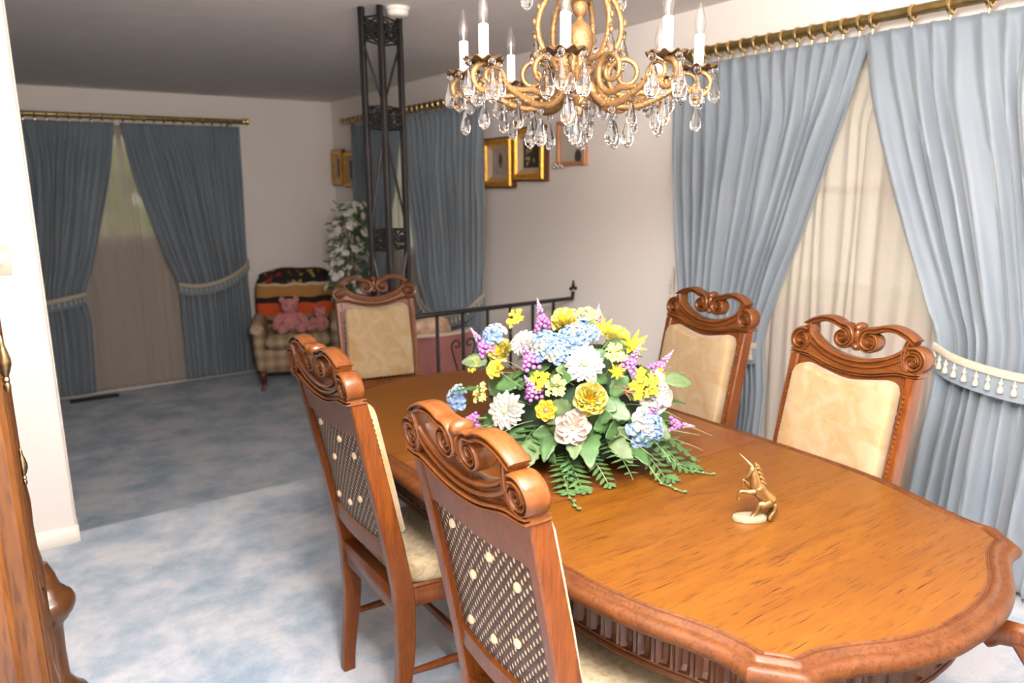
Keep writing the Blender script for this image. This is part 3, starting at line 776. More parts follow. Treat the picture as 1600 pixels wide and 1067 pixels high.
# ------------------------------------------------------------------ dining chairs
W_TOP, W_SEAT, Z_CREST = 0.425, 0.415, 1.022
def back_y(z): return .028+(-.109*((z-.44)/.582)**1.12 if z > .44 else -.028*smooth((.30-z)/.30))
def post_x(z): return lerp(W_SEAT, W_TOP, (z-.3)/.72)/2-.0155
PROF = [(-.5, -.30), (-.5, .30), (-.40, .46), (-.28, .5), (-.19, .49), (-.11, .28), (.11, .28), (.19, .49), (.28, .5), (.40, .46), (.5, .30), (.5, -.30), (.40, -.46), (.28, -.5), (.19, -.49), (.11, -.28), (-.11, -.28), (-.19, -.49), (-.28, -.5), (-.40, -.46)]
def spiral(cx, cz, r0, r1, a0, a1, n):
    return [(cx+lerp(r0, r1, smooth(i/n)*.35+.65*i/n)*cos(lerp(a0, a1, i/n)), cz+lerp(r0, r1, smooth(i/n)*.35+.65*i/n)*sin(lerp(a0, a1, i/n))) for i in range(n+1)]
def crest_mesh():
    b = MB()
    yb = back_y(Z_CREST)-.006
    tilt = lambda x, z: yb-.17*(z-Z_CREST)
    z0 = Z_CREST
    for sg in (1, -1):
        # upper arm arching in from the shoulder and curling into the hanging volute
        arm = curve([(.182, .084), (.155, .101), (.120, .112), (.086, .111), (.058, .1005)], 6)[:-1]
        sp = spiral(.0455, .066, .0345, .007, radians(78), radians(78+610), 44)
        p = arm+sp; n = len(p)
        w = [.021 if i < len(arm) else lerp(.020, .0075, (i-len(arm))/(n-len(arm)-1)) for i in range(n)]
        d = [.046 if i < len(arm) else lerp(.046, .040, (i-len(arm))/(n-len(arm)-1)) for i in range(n)]
        b.ribbon([(sg*x, z0+z) for x, z in p], w, PROF, d, ybow=tilt)
        b.ribbon([(sg*(.0455-.012), z0+.066), (sg*(.0455+.012), z0+.066)], .024, PROF[:], .030, ybow=tilt)
        # outer volute
        sp = spiral(.189, .033, .0345, .006, radians(118), radians(118-640), 46)
        b.ribbon([(sg*x, z0+z) for x, z in sp], [lerp(.021, .0075, i/46) for i in range(47)], PROF, [lerp(.050, .044, i/46) for i in range(47)], ybow=tilt)
        b.ribbon([(sg*.176, z0+.033), (sg*.202, z0+.033)], .028, PROF, .034, ybow=tilt)
        # strut joining arm to volute
        p = curve([(.165, .090), (.159, .070), (.157, .048), (.163, .026), (.176, .006)], 5)
        b.ribbon([(sg*x, z0+z) for x, z in p], .013, PROF, .048, ybow=tilt)
    # smiling lower rail
    s = [(.168, .062), (.150, .043), (.120, .024), (.08, .008), (.04, -.001), (0, -.004)]
    s = curve(s+[(-x, z) for x, z in s[-2::-1]], 5)
    b.ribbon([(x, z0+z) for x, z in s], .030, PROF, .044, ybow=tilt)
    s = [(.215, .000), (.19, -.004), (.155, -.004), (.12, -.012), (.08, -.023), (.04, -.0295), (0, -.031)]
    s = curve(s+[(-x, z) for x, z in s[-2::-1]], 5)
    b.ribbon([(x, z0+z) for x, z in s], .014, PROF, .056, ybow=tilt)
    # web between the two rails
    q = [(-.17, .04), (-.13, .022), (-.08, .004), (0, -.008), (.08, .004), (.13, .022), (.17, .04), (.19, .0), (.12, -.014), (.0, -.032), (-.12, -.014), (-.19, 0)]
    b.loft(q, [(0, -.012), (0, .012)], lambda u, v, d: (u, tilt(u, z0+v)+d, z0+v))
    # leaf ornament between the volutes
    b.ball((0, tilt(0, z0+.100), z0+.101), (.0155, .026, .016), 14, 10)
    b.ball((0, tilt(0, z0+.075), z0+.075), (.013, .021, .034), 12, 10)
    b.ball((0, tilt(0, z0+.040), z0+.043), (.016, .022, .013), 12, 8)
    return b
def side_profile(pts, x, w):
    """pts: (z, y_centre, depth) -> post of width w"""
    b = MB(); rows = []
    for z, y, d, xx in pts:
        e = .004
        o = [(-w/2+e, -d/2), (w/2-e, -d/2), (w/2, -d/2+e), (w/2, d/2-e), (w/2-e, d/2), (-w/2+e, d/2), (-w/2, d/2-e), (-w/2, -d/2+e)]
        rows.append([(xx+p[0], y+p[1], z) for p in o])
    b.rings(rows, True, True, True)
    return b
def make_chair(arms=False):
    root = empty('dining_chair')
    for sg in (-1, 1):
        pts = []
        for i in range(23):
            z = 1.012*i/22
            pts.append((z, back_y(z), lerp(.040, .060, smooth(z/.42)) if z < .42 else lerp(.060, .046, (z-.42)/.6), sg*post_x(max(z, .3))))
        side_profile(pts, 0, .031).build('back_post', 'chair_wood', root, angle=35)
    crest_mesh().build('crest_rail', 'crest_wood', root, angle=50)
    # plain board under the crest
    q = [(-.19, 1.02), (-.12, 1.008), (0, .99), (.12, 1.008), (.19, 1.02), (.19, .912), (.15, .914), (.10, .908), (0, .900), (-.10, .908), (-.15, .914), (-.19, .912)]
    b = MB(); b.loft(q, [(.002, -.012), (0, -.010), (0, .010), (.002, .012)], lambda u, v, d: (u, back_y(v)-.008+d, v)); b.build('back_board', 'chair_wood', root, angle=30)
    # woven cane panel
    b = MB(); b.grid(lambda u, v: (lerp(-1, 1, u)*(post_x(lerp(.585, .93, v))-.010), back_y(lerp(.585, .93, v))-.006-.010*(1-(2*u-1)**2), lerp(.585, .93, v)), 12, 12)
    b.build('cane_panel', 'cane_weave', root, solid=0.004)
    for x, z in ((-.105, .885), (.035, .872), (.115, .845), (-.055, .79), (.075, .70), (-.02, .655), (-.12, .645)):
        k = MB(); yy = back_y(z)-.009-.010*(1-(x/.19)**2)
        k.xf(Matrix.Translation((x, yy, z)) @ Matrix.Rotation(radians(90), 4, 'X')).lathe([(.0095, -.002), (.0105, .002), (.009, .005), (.005, .007), (.001, .0075)], 14)
        k.build('button', 'liner_cream', root)
    # lower back rail, bowed
    b = MB(); rows = []
    for i in range(13):
        t = i/12*2-1; x = t*.188; z = .578-.012*(1-t*t); y = back_y(.58)-.004-.008*(1-t*t)
        rows.append([(x, y-.013, z-.024), (x, y+.013, z-.024), (x, y+.015, z+.02), (x, y+.008, z+.027), (x, y-.008, z+.027), (x, y-.015, z+.02)])
    b.rings(rows, True, True, True); b.build('lower_back_rail', 'chair_wood', root)
    # upholstered back
    h = .178; q = []
    top = curve([(-h+.006, .962), (-h+.018, .985), (-h+.045, .992), (-.09, .984), (0, .970), (.09, .984), (h-.045, .992), (h-.018, .985), (h-.006, .962)], 4)
    q = [(-h+.012, .612), (h-.012, .612), (h-.004, .622)]+[(h-.002, .75)]+[(x, z) for x, z in top[::-1]]+[(-h+.002, .75), (-h+.004, .622)]
    b = MB(); b.loft(q, [(.003, .0), (0, .006), (0, .036), (.002, .043), (.006, .048), (.009, .050)], lambda u, v, d: (u, back_y(v)+.006+d, v))
    b.build('back_cushion', 'yellow_damask', root, angle=60)
    for sg in (-1, 1):       # bead carving along the inside of each post
        k = MB()
        for i in range(22):
            z = .66+.30*i/21; k.ball((sg*(post_x(z)-.004), back_y(z)+.026, z), (.0055, .006, .0062), 6, 4)
        k.build('bead_carving', 'crest_wood', root)
    # seat frame, cushion, front legs, stretchers
    b = MB(); rows = [[(-.175, .01), (.175, .01), (.205, .22), (.235, .40), (.21, .445), (.10, .46), (-.10, .46), (-.21, .445), (-.235, .40), (-.205, .22)]]
    pl = rows[0]
    b.loft(pl, [(.02, .385), (.004, .386), (0, .392), (0, .430), (.006, .438), (.004, .446), (.012, .452)], lambda u, v, d: (u, v, d)); b.build('seat_frame', 'chair_wood', root, angle=35)
    b = MB(); b.box((0, .018, .42), (.37, .03, .075), .005); b.build('rear_seat_rail', 'chair_wood', root)
    b = MB(); hw = lambda y: lerp(.178, .222, y/.45); q = []
    for i in range(40):
        t = 2*pi*i/40; cx_, sx_ = cos(t), sin(t); y = .247+.205*abs(sx_)**.35*(1 if sx_ > 0 else -1); q.append((hw(y)*abs(cx_)**.35*(1 if cx_ > 0 else -1), y))
    b.loft(q, [(.010, .450), (.002, .455), (0, .466), (.0, .494), (.004, .506), (.012, .514), (.03, .521)], lambda u, v, d: (u, v, d)); b.build('seat_cushion', 'seat_damask', root, angle=60)
    for sg in (-1, 1):
        P = curve([(sg*.212, .415, .40), (sg*.222, .43, .30), (sg*.210, .415, .15), (sg*.205, .41, .05), (sg*.212, .42, .0)], 5)
        k = MB(); n = len(P); k.tube(P, [lerp(.034, .018, smooth(i/(n-1)*1.3)) for i in range(n)], 10); k.build('front_leg', 'chair_wood', root)
        k = MB(); P = [(sg*.192, .03, .195), (sg*.196, .12, .19), (sg*.202, .25, .185), (sg*.206, .36, .18), (sg*.208, .41, .178)]
        k.tube(P, [.009, .012, .014, .012, .009], 9); k.build('stretcher', 'chair_wood', root)
    k = MB(); k.tube([(-.20, .25, .186), (0, .25, .19), (.20, .25, .186)], [.009, .014, .009], 9); k.build('stretcher', 'chair_wood', root)
    return root
CH = make_chair()
places = [
    ((.755, 1.106, -radians(90.9)), 'carved wooden dining chair with cane back nearest the camera, on the left of the table'),
    ((.780, 1.904, -radians(90.3)), 'carved wooden dining chair with cane back, second along the left side of the table'),
    ((1.569, 3.479, radians(168)), 'carved dining chair with yellow back at the far table end by the iron column'),
    ((2.177, 1.923, radians(86)), 'carved dining chair with yellow back on the window side, just right of the flower arrangement'),
    ((2.013, 1.218, radians(85.1)), 'carved dining chair with yellow back in front of the sheer curtain, behind the golden unicorn'),
]
for i, ((x, y, t), lab) in enumerate(places):
    o = CH if i == 0 else copy_tree(CH)
    o.location = (x, y, 0); o.rotation_euler = (0, 0, t)
    if i == 2: o.scale = (.96, .96, .96)
    tag(o, lab, 'chair', 'carved dining chairs')
# host chair with arms at the near end: only an arm tip is in view
AC = copy_tree(CH); AC.name = 'dining_armchair'
AC.location = (1.372, .03, 0); AC.rotation_euler = (0, 0, radians(0))
for sg in (-1, 1):
    k = MB(); P = curve([(sg*.20, .0, .66), (sg*.235, .12, .672), (sg*.25, .28, .664), (sg*.245, .44, .652), (sg*.235, .53, .640), (sg*.23, .56, .622)], 6)
    n = len(P); k.tube(P, [lerp(.018, .030, smooth(i/(n-1))) for i in range(n)], 10, flat=.7); k.build('armrest', 'chair_wood', AC)
    k = MB(); P = curve([(sg*.24, .50, .64), (sg*.25, .44, .56), (sg*.235, .36, .50), (sg*.225, .34, .42)], 5); k.tube(P, .018, 9); k.build('arm_support', 'chair_wood', AC)
tag(AC, 'dark wooden dining armchair at the near right end, only its armrest tip showing', 'chair', 'carved dining chairs')

# ------------------------------------------------------------------ iron column, railing, small fittings
CW, CD = .188, .108
col = empty('iron_column', (1.704, 3.60, 0), atan2(.105, .156))
tag(col, 'black wrought iron openwork column rising to the ceiling behind the far dining chair', 'column')
for x, y, z0 in ((0, 0, 0), (CW, 0, 0), (0, CD, 0), (CW, CD, ZL)):
    b = MB(); b.box((x, y, (ZC+z0)/2), (.027, .027, ZC-z0), .002); b.build('upright', 'black_iron', col)
def scroll_tube(b, place, cx, cz, r0, r1, a0, a1, rad, n=26):
    b.tube([place(x, z) for x, z in spiral(cx, cz, r0, r1, a0, a1, n)], rad, 6)
levels = [2.33, 1.90, 1.27, .66, .10]
for kind, w in (('front', CW), ('side', CD), ('back', CW), ('inner', CD)):
    pl = {'front': lambda u, z: (u, 0, z), 'side': lambda u, z: (0, u, z), 'back': lambda u, z: (u, CD, z), 'inner': lambda u, z: (CW, u, z)}[kind]
    b = MB(); h = .052
    for lv_ in levels:
        b.tube([pl(.0, lv_+h), pl(w, lv_+h)], .005, 6); b.tube([pl(.0, lv_-h), pl(w, lv_-h)], .005, 6)
        q = w*.27
        for sx in (0, 1):
            m = (lambda u: u) if sx == 0 else (lambda u: w-u)
            pm = lambda u, z: pl(m(u), z)
            for sz in (1, -1):
                b.tube([pm(q+q*.8*k*cos(t), lv_+sz*(.024+.022*k*sin(t))) for k, t in [(lerp(1, .3, i/20), lerp(-.6*pi, 1.9*pi, i/20)) for i in range(21)]], .0055, 6)
        b.ball(pl(w/2, lv_), (.012, .012, .012), 8, 6)
    zz = levels+[]
    for i in range(len(zz)-1 if kind in ('front', 'side') else 0):
        a, c = (0, w) if i % 2 else (w, 0)
        b.tube([pl(a, zz[i]-h), pl(c, zz[i+1]+h)], .0062, 6)
    b.build('scroll_panel', 'black_iron', col)

rail = empty('iron_railing', (2.48, YE-.03, 0))
tag(rail, 'black wrought iron railing between the column and the right wall, behind the flowers', 'railing')
ox = 2.48
b = MB(); b.box(((1.90+3.06)/2-ox, 0, .825), (3.06-1.90, .034, .022), .005); b.build('handrail', 'black_iron', rail)
b = MB(); b.box(((1.90+3.06)/2-ox, 0, .09), (3.06-1.90, .02, .012), .002); b.build('bottom_rail', 'black_iron', rail)
for x in (2.047, 2.22, 2.395, 2.562, 2.735, 2.90):
    b = MB(); b.box((x-ox, 0, .41), (.0155, .0155, .82), .001); b.build('baluster', 'black_iron', rail)
for x in (2.22, 2.735):
    for sg in (-1, 1):
        b = MB()
        P = curve([(.008, .34), (.035, .45), (.065, .55), (.080, .61)], 6)+spiral(.046, .625, .034, .010, radians(-10), radians(330), 22)[1:]
        b.tube([(x-ox+sg*u, 0, z) for u, z in P], .0055, 6)
        P = spiral(.045, .300, .036, .010, radians(60), radians(-320), 22)
        b.tube([(x-ox+sg*.008, 0, .36)]+[(x-ox+sg*u, 0, z) for u, z in P], .0055, 6)
        b.build('scroll', 'black_iron', rail)
b = MB(); b.tube([(3.055-ox, 0, .815), (3.062-ox, 0, .87)], .011, 8); b.ball((3.063-ox, 0, .905), (.013, .011, .02), 8, 6)
for dx, dz in ((-.02, .89), (.02, .89)): b.ball((3.063-ox+dx, 0, dz), (.012, .010, .011), 8, 6)
b.ball((3.063-ox, 0, .932), (.007, .007, .012), 8, 6)
b.build('wall_finial', 'black_iron', rail)

sd = empty('smoke_detector', (1.803, 3.60, ZC))
b = MB(); b.lathe([(.060, 0), (.060, -.012), (.052, -.016), (.055, -.022), (.050, -.038), (.030, -.044), (.0, -.045)], 28); b.build('housing', 'white_plastic', sd)
b = MB(); b.lathe([(.047, -.0395), (.043, -.043), (.040, -.0415)], 28, caps=False); b.build('grille', 'trim_paint', sd)
tag(sd, 'round white smoke detector on the ceiling at the top of the iron column', 'smoke detector')
v = empty('floor_vent', (.575, 7.685, ZL))
b = MB(); b.box((0, 0, .006), (.40, .10, .012), .003); b.build('vent_frame', 'vent_metal', v)
b = MB()
for i in range(14): b.box((-.17+.026*i, 0, .0135), (.010, .08, .004))
b.build('vent_slats', 'vent_metal', v)
tag(v, 'dark metal floor vent on the carpet below the far window', 'vent')
sw = empty('light_switch', (.004, 3.645, 1.268))
b = MB(); b.box((0, -.003, 0), (.072, .006, .116), .003); b.build('switch_plate', 'switch_plastic', sw)
b = MB(); b.box((0, -.009, .0), (.020, .008, .040), .003); b.build('toggle', 'switch_plastic', sw)
tag(sw, 'cream light switch plate on the white partition at the left edge', 'light switch')

# ------------------------------------------------------------------ framed pictures on the right wall
def picture(name, y0, y1, z0, z1, fm, fw, dp, label, art, liner=True, side_m=None):
    r = empty(name, (XR, (y0+y1)/2, z0)); W, H = abs(y1-y0), z1-z0
    def P(u, v, d): return (-d, -(u-W/2), v)      # u from the left as seen from the room
    b = MB()
    prof = [(0, 0), (0, dp*.8), (fw*.2, dp), (fw*.75, dp), (fw, dp*.75), (fw, 0)]
    rows = []
    for k, d in prof: rows.append([P(k, k, d), P(W-k, k, d), P(W-k, H-k, d), P(k, H-k, d)])
    rows.append(rows[0])
    b.rings(rows); b.build('picture_frame', fm, r, angle=25)
    if side_m:       # dark wooden outer case
        c = MB(); o = .012
        rows = [[P(-o, -o, d), P(W+o, -o, d), P(W+o, H+o, d), P(-o, H+o, d)] for d in (0, dp*.7)]+[[P(0, 0, dp*.7), P(W, 0, dp*.7), P(W, H, dp*.7), P(0, H, dp*.7)]]
        c.rings(rows, True, True, False); c.build('outer_case', side_m, r, angle=25)
    k = fw
    if liner:
        c = MB(); l = .035
        rows = [[P(q, q, d), P(W-q, q, d), P(W-q, H-q, d), P(q, H-q, d)] for q, d in ((k, dp*.72), (k+l, dp*.25))]
        c.rings(rows); c.build('liner', 'liner_cream', r); k += l
    c = MB(); rows = [[P(k-.003, k-.003, d), P(W-k+.003, k-.003, d), P(W-k+.003, H-k+.003, d), P(k-.003, H-k+.003, d)] for d in (0.002, dp*.24)]
    c.rings(rows, True, True, True); pic = c.build('picture', art, r)
    tag(r, label, 'picture')
    return r, P, W, H
def blob(r, P, u, v, d, ru, rv, m, nm):
    b = MB(); c = P(u, v, d); b.ball(c, (.002, ru, rv), 14, 8); b.build(nm, m, r)
r, P, W, H = picture('framed_picture', 4.80, 4.44, 1.545, 1.880, 'frame_gold', .045, .055, 'gold framed picture with a small oval figure, first right of the blue curtain', 'picture_grey', True, 'frame_brown')
blob(r, P, W*.52, H*.56, .016, .030, .055, 'petal_brown', 'painted_oval'); blob(r, P, W*.52, H*.56, .0175, .014, .028, 'picture_dark', 'painted_oval'); blob(r, P, W*.40, H*.30, .016, .02, .010, 'petal_rose_dull', 'painted_mark')
r, P, W, H = picture('framed_picture', 4.41, 4.06, 1.590, 1.930, 'frame_gold', .045, .055, 'gold framed dark floral picture, second right of the blue curtain', 'picture_dark', True, 'frame_brown')
rn = random.Random(4)
for i in range(16): blob(r, P, W*.5+rn.uniform(-.055, .055), H*.52+rn.uniform(-.08, .08), .015+.0004*i, rn.uniform(.008, .018), rn.uniform(.008, .018), rn.choice(['petal_brown', 'petal_rose_dull', 'fl_lime', 'picture_grey']), 'painted_bloom')
r, P, W, H = picture('framed_picture', 3.945, 3.655, 1.672, 1.955, 'frame_tan', .026, .028, 'plain tan framed picture with a dark spot, directly below the chandelier', 'picture_mirror', False)
blob(r, P, W*.70, H*.20, .008, .035, .045, 'dark_plush', 'painted_shape')
b = MB()
for i in range(5): b.ball(P(-.02+.022*i, -.004+.012*(i % 2), .034), (.008, .013, .013), 8, 6)
b.build('silver_ornament', 'silver', r)
r, P, W, H = picture('framed_picture', 7.82, 7.55, 1.575, 1.925, 'frame_gold', .045, .055, 'gold framed picture in the far corner, left of its pair', 'picture_dark', True, 'frame_brown')
r, P, W, H = picture('framed_picture', 7.49, 7.20, 1.555, 1.895, 'frame_gold', .045, .055, 'gold framed picture half hidden by the corner curtain, right of its pair', 'picture_dark', True, 'frame_brown')

# ------------------------------------------------------------------ living room furniture
arm = empty('plaid_armchair', (2.39, 7.24, ZL), radians(-20))
tag(arm, 'beige plaid upholstered armchair with wooden cabriole legs in the far corner', 'armchair')
def cush(b, c, sz, bev=.03, pf=.015):
    x, y, z = [k/2 for k in sz]
    b.box(c, sz, bev)
b = MB(); b.box((0, -.02, .28), (.78, .66, .22), .03); b.build('seat_base', 'plaid_fabric', arm)
b = MB(); b.box((0, -.09, .465), (.60, .62, .15), .045); b.build('seat_cushion', 'plaid_fabric', arm)
b = MB(); rows = []
for z, y, h, w in ((.38, .24, .12, .36), (.60, .27, .12, .37), (.85, .315, .11, .37), (.98, .34, .10, .35), (1.04, .35, .075, .30), (1.065, .352, .03, .24)):
    rows.append([(-w, y+h*.7, z), (-w-.012, y, z), (-w+.03, y-h, z), (0, y-h-.02, z), (w-.03, y-h, z), (w+.012, y, z), (w, y+h*.7, z)])
b.rings(rows, True, True, True); b.build('backrest', 'plaid_fabric', arm, angle=60)
for sg in (-1, 1):
    b = MB(); b.box((sg*.36, -.04, .44), (.11, .60, .28), .03); b.tube([(sg*.37, -.36, .60), (sg*.37, -.30, .61), (sg*.37, .22, .61)], [.062, .07, .07], 16); b.build('arm', 'plaid_fabric', arm, angle=50)
    b = MB(); b.tube([(sg*.37+.055*k*cos(t), -.362, .60+.055*k*sin(t)) for k, t in [(lerp(1, .2, i/30), i/30*4*pi) for i in range(31)]], .006, 6); b.build('arm_scroll', 'cream_piping', arm)
    P_ = curve([(sg*.33, -.31, .19), (sg*.345, -.335, .14), (sg*.335, -.32, .07), (sg*.35, -.34, .02), (sg*.352, -.345, 0)], 6)
    b = MB(); n = len(P_); b.tube(P_, [lerp(.036, .018, smooth(i/(n-1)*1.25)) if i < n-4 else .024 for i in range(n)], 10); b.build('cabriole_leg', 'dark_leg_wood', arm)
    b = MB(); b.tube([(sg*.32, .28, .19), (sg*.33, .30, 0)], [.025, .018], 8); b.build('rear_leg', 'dark_leg_wood', arm)
# throw laid over the back of the armchair
th = empty('woven_throw', (2.39, 7.24, ZL), radians(-20))
def thr(u, v):
    x = lerp(-.40, .40, u); e = 1-abs(2*u-1)**6
    path = [(.150, .56), (.145, .70), (.165, .85), (.205, .98), (.255, 1.06), (.33, 1.095), (.40, 1.09), (.425, 1.02), (.428, .95)]
    p = curve(path, 4); q = v*(len(p)-1); i = min(int(q), len(p)-2); f = q-i
    y, z = lerp(p[i][0], p[i+1][0], f), lerp(p[i][1], p[i+1][1], f)
    return (x*(1.0-.10*smooth((z-.9)/.18)), y-.012+.05*(1-e)+.006*sin(x*23), z+.006*sin(x*17+v*5)-.02*(1-e)-.045*smooth((z-1.0)/.08)*(abs(2*u-1)**3))
b = MB(); b.grid(thr, 26, 40); b.build('cloth', 'banded_throw', th, angle=70, solid=.014)
b = MB(); rn = random.Random(3)
for i in range(34):
    p = Vector(thr((i+.5)/34, 0)); b.tube([p, p+Vector((rn.uniform(-.006, .006), -.005, -.05))], .0035, 5)
b.build('fringe', 'pot_brown', th)
tag(th, 'woven throw with black, tan and orange-red bands over the plaid armchair back', 'blanket')
def plush(loc, rz, s, m, label, body=True):
    r = empty('plush_toy', loc, rz); r.scale = (s, s, s)
    b = MB(); b.ball((0, 0, .11), (.10, .085, .11), 16, 10); b.build('body', m, r, angle=70)
    h = MB(); h.ball((0, -.01, .27), (.085, .08, .08), 16, 10); h.ball((0, -.085, .255), (.036, .03, .028), 10, 8); hd = h.build('head', m, r, angle=70)
    for sg in (-1, 1):
        b = MB(); b.ball((sg*.07, 0, .335), (.032, .018, .034), 10, 8); b.build('ear', m, hd, angle=70)
        b = MB(); b.tube(curve([(sg*.08, -.02, .18), (sg*.13, -.05, .13), (sg*.15, -.08, .08)], 5), [.04]*4+[.042]*4+[.036]*3, 10); b.ball((sg*.152, -.085, .07), .038, 10, 8); b.build('arm', m, r, angle=70)
        b = MB(); b.tube([(sg*.06, -.03, .05), (sg*.09, -.13, .045), (sg*.10, -.19, .05)], [.05, .048, .044], 10); b.ball((sg*.102, -.20, .06), (.042, .028, .052), 10, 8); b.build('leg', m, r, angle=70)
        b = MB(); b.ball((sg*.032, -.082, .287), .009, 8, 6); b.build('eye', 'dark_plush', hd)
    tag(r, label, 'plush toy', 'plush toys on the armchair')
    return r
plush((2.275, 7.12, ZL+.535), radians(-15), .92, 'pink_plush', 'large pink plush toy on the left of the plaid armchair seat')
plush((2.54, 7.02, ZL+.535), radians(-50), .62, 'pink_plush', 'small pink plush toy on the right of the plaid armchair seat')

# silk tree with white blossom in the corner
tr = empty('flowering_tree', (2.77, 6.72, ZL))
tag(tr, 'artificial tree with white blossoms in the corner behind the iron column', 'tree')
b = MB(); b.lathe([(.085, 0), (.10, .02), (.125, .22), (.13, .24), (.115, .24), (.105, .20), (.0, .20)], 20); b.build('pot', 'pot_brown', tr)
b = MB(); rn = random.Random(9); tips = []
for i in range(3):
    P_ = curve([(rn.uniform(-.02, .02), rn.uniform(-.02, .02), .19), (rn.uniform(-.04, .04), rn.uniform(-.04, .04), .7), (rn.uniform(-.06, .06), rn.uniform(-.06, .06), 1.2), (rn.uniform(-.07, .07), rn.uniform(-.07, .07), 1.62)], 8)
    b.tube(P_, [lerp(.014, .005, k/(len(P_)-1)) for k in range(len(P_))], 7); tips.append(P_)
b.build('trunk', 'bark', tr)
def tpos():
    z = rn.uniform(.82, 1.76); p = rn.choice(tips); k = min(len(p)-1, int((z-.19)/(1.62-.19)*(len(p)-1)))
    rr = .19*(1-.55*smooth((z-1.45)/.32))*sqrt(rn.uniform(.1, 1)); a = rn.uniform(0, 2*pi)
    x, y = p[k][0]*.6+rr*cos(a), p[k][1]*.6+rr*sin(a)
    return Vector((min(x, .11), y, z)), a
lf = MB()
for i in range(330):
    p, a = tpos(); M = Matrix.Translation(p) @ Matrix.Rotation(a, 4, 'Z') @ Matrix.Rotation(rn.uniform(-.9, .9), 4, 'Y')
    lf.xf(M); L_ = rn.uniform(.05, .08)
    lf.rings([[(L_*t, -w*L_, 0), (L_*t, 0, .01), (L_*t, w*L_, 0)] for t, w in ((0, .02), (.3, .22), (.65, .20), (1, .01))], False)
o = lf.build('foliage', 'tree_leaf', tr); o['kind'] = 'stuff'
for i in range(98):
    p, a = tpos(); b = MB(); s_ = rn.uniform(.95, 1.4)
    b.xf(Matrix.Translation(p+Vector((.03*cos(a), .03*sin(a), 0))) @ Matrix.Rotation(a, 4, 'Z') @ Matrix.Rotation(rn.uniform(.5, 1.4), 4, 'Y'))
    for k in range(6):
        t = 2*pi*k/6; b.ball((.020*s_*cos(t), .020*s_*sin(t), .004), (.017*s_, .017*s_, .007), 7, 4)
    b.ball((0, 0, .012), .010*s_, 6, 4)
    b.build('blossom', 'silk_white', tr)

# mauve tub chair beyond the railing and its cushion
tub = empty('tub_chair', (2.60, 4.88, ZL)); tub.scale = (1, 1, 1.17)
tag(tub, 'mauve velvet tub chair with cream piping beyond the iron railing', 'armchair')
b = MB()
def tubw(t): return radians(180+ (t-.5)*230+90)
rows = []
for k, z in ((1.0, .10), (1.02, .45), (1.0, .70), (.985, .735), (.93, .748), (.87, .735), (.85, .70), (.84, .40), (.84, .10)):
    rows.append([(.35*k*cos(radians(-90)+(i/30-.5)*radians(250)), .35*k*sin(radians(-90)+(i/30-.5)*radians(250)), z*(1-.14*(abs(2*i/30-1)**2.5) if z > .5 else 1)) for i in range(31)])
rows.append(rows[0]); b.rings(rows, False); 
b.build('shell', 'mauve_velvet', tub, angle=60)
b = MB(); b.lathe([(.0, .12), (.29, .12), (.295, .40), (.27, .44), (.0, .45)], 28); b.build('seat_cushion', 'mauve_velvet', tub)
b = MB(); b.tube([(.333*cos(radians(-90)+(i/30-.5)*radians(250)), .333*sin(radians(-90)+(i/30-.5)*radians(250)), .742*(1-.14*(abs(2*i/30-1)**2.5))+.006) for i in range(31)], .011, 8); b.build('piping', 'cream_piping', tub)
for x, y in ((-.22, -.2), (.22, -.2), (-.2, .2), (.2, .2)):
    b = MB(); b.tube([(x, y, .13), (x*1.1, y*1.1, 0)], [.022, .014], 8); b.build('leg', 'dark_leg_wood', tub)
cu = empty('scatter_cushion', (2.67, 4.96, ZL+.53), radians(10))
b = MB(); q = [(.20*(abs(cos(t))**.55)*(1 if cos(t) > 0 else -1), .20+.20*(abs(sin(t))**.55)*(1 if sin(t) > 0 else -1)) for t in [2*pi*i/32 for i in range(32)]]
b.loft(q, [(0, 0), (.012, -.03), (.045, -.055), (.10, -.068)], lambda u, v, d: (u, d+.01, v)); b.loft(q, [(0, 0), (.012, .03), (.045, .055), (.10, .068)], lambda u, v, d: (u, d+.01, v))
b.build('cushion_cover', 'floral_cushion', cu, angle=70)
tag(cu, 'cream and pink floral cushion standing in the mauve tub chair', 'cushion')

# ------------------------------------------------------------------ china cabinet at the left edge
cab = empty('china_cabinet', (-.26, 1.72, 0))
tag(cab, 'carved wooden china cabinet with brass drop handles at the left edge', 'cabinet')
def cb(x0, x1, y0, y1, z0, z1, nm, m='cabinet_wood', bev=.006):
    b = MB(); span(b, x0+.26, x1+.26, y0-1.72, y1-1.72, z0, z1, bev); return b.build(nm, m, cab)
cb(-.52, -.040, 1.02, 2.40, .46, 1.90, 'upper_case')
cb(-.54, -.004, 1.00, 2.42, .0, .46, 'base_case')
b = MB()          # turned block at the far corner: bulging waist, slim shaft, spreading foot
for sy, yc in (('far', 2.40), ('near', 1.03)):
    b = MB(); b.lathe([(.074, 0), (.080, .012), (.082, .05), (.074, .066), (.058, .078), (.050, .092), (.042, .105), (.034, .12), (.032, .20), (.034, .285), (.040, .302), (.052, .312), (.056, .322), (.066, .332), (.074, .350), (.075, .368), (.068, .384), (.056, .392), (.052, .402), (.044, .408), (.038, .424), (.032, .45), (.022, .475), (.016, .49)], 28, (.25, yc-1.72, 0))
    b.build('corner_post', 'cabinet_wood', cab, angle=50)
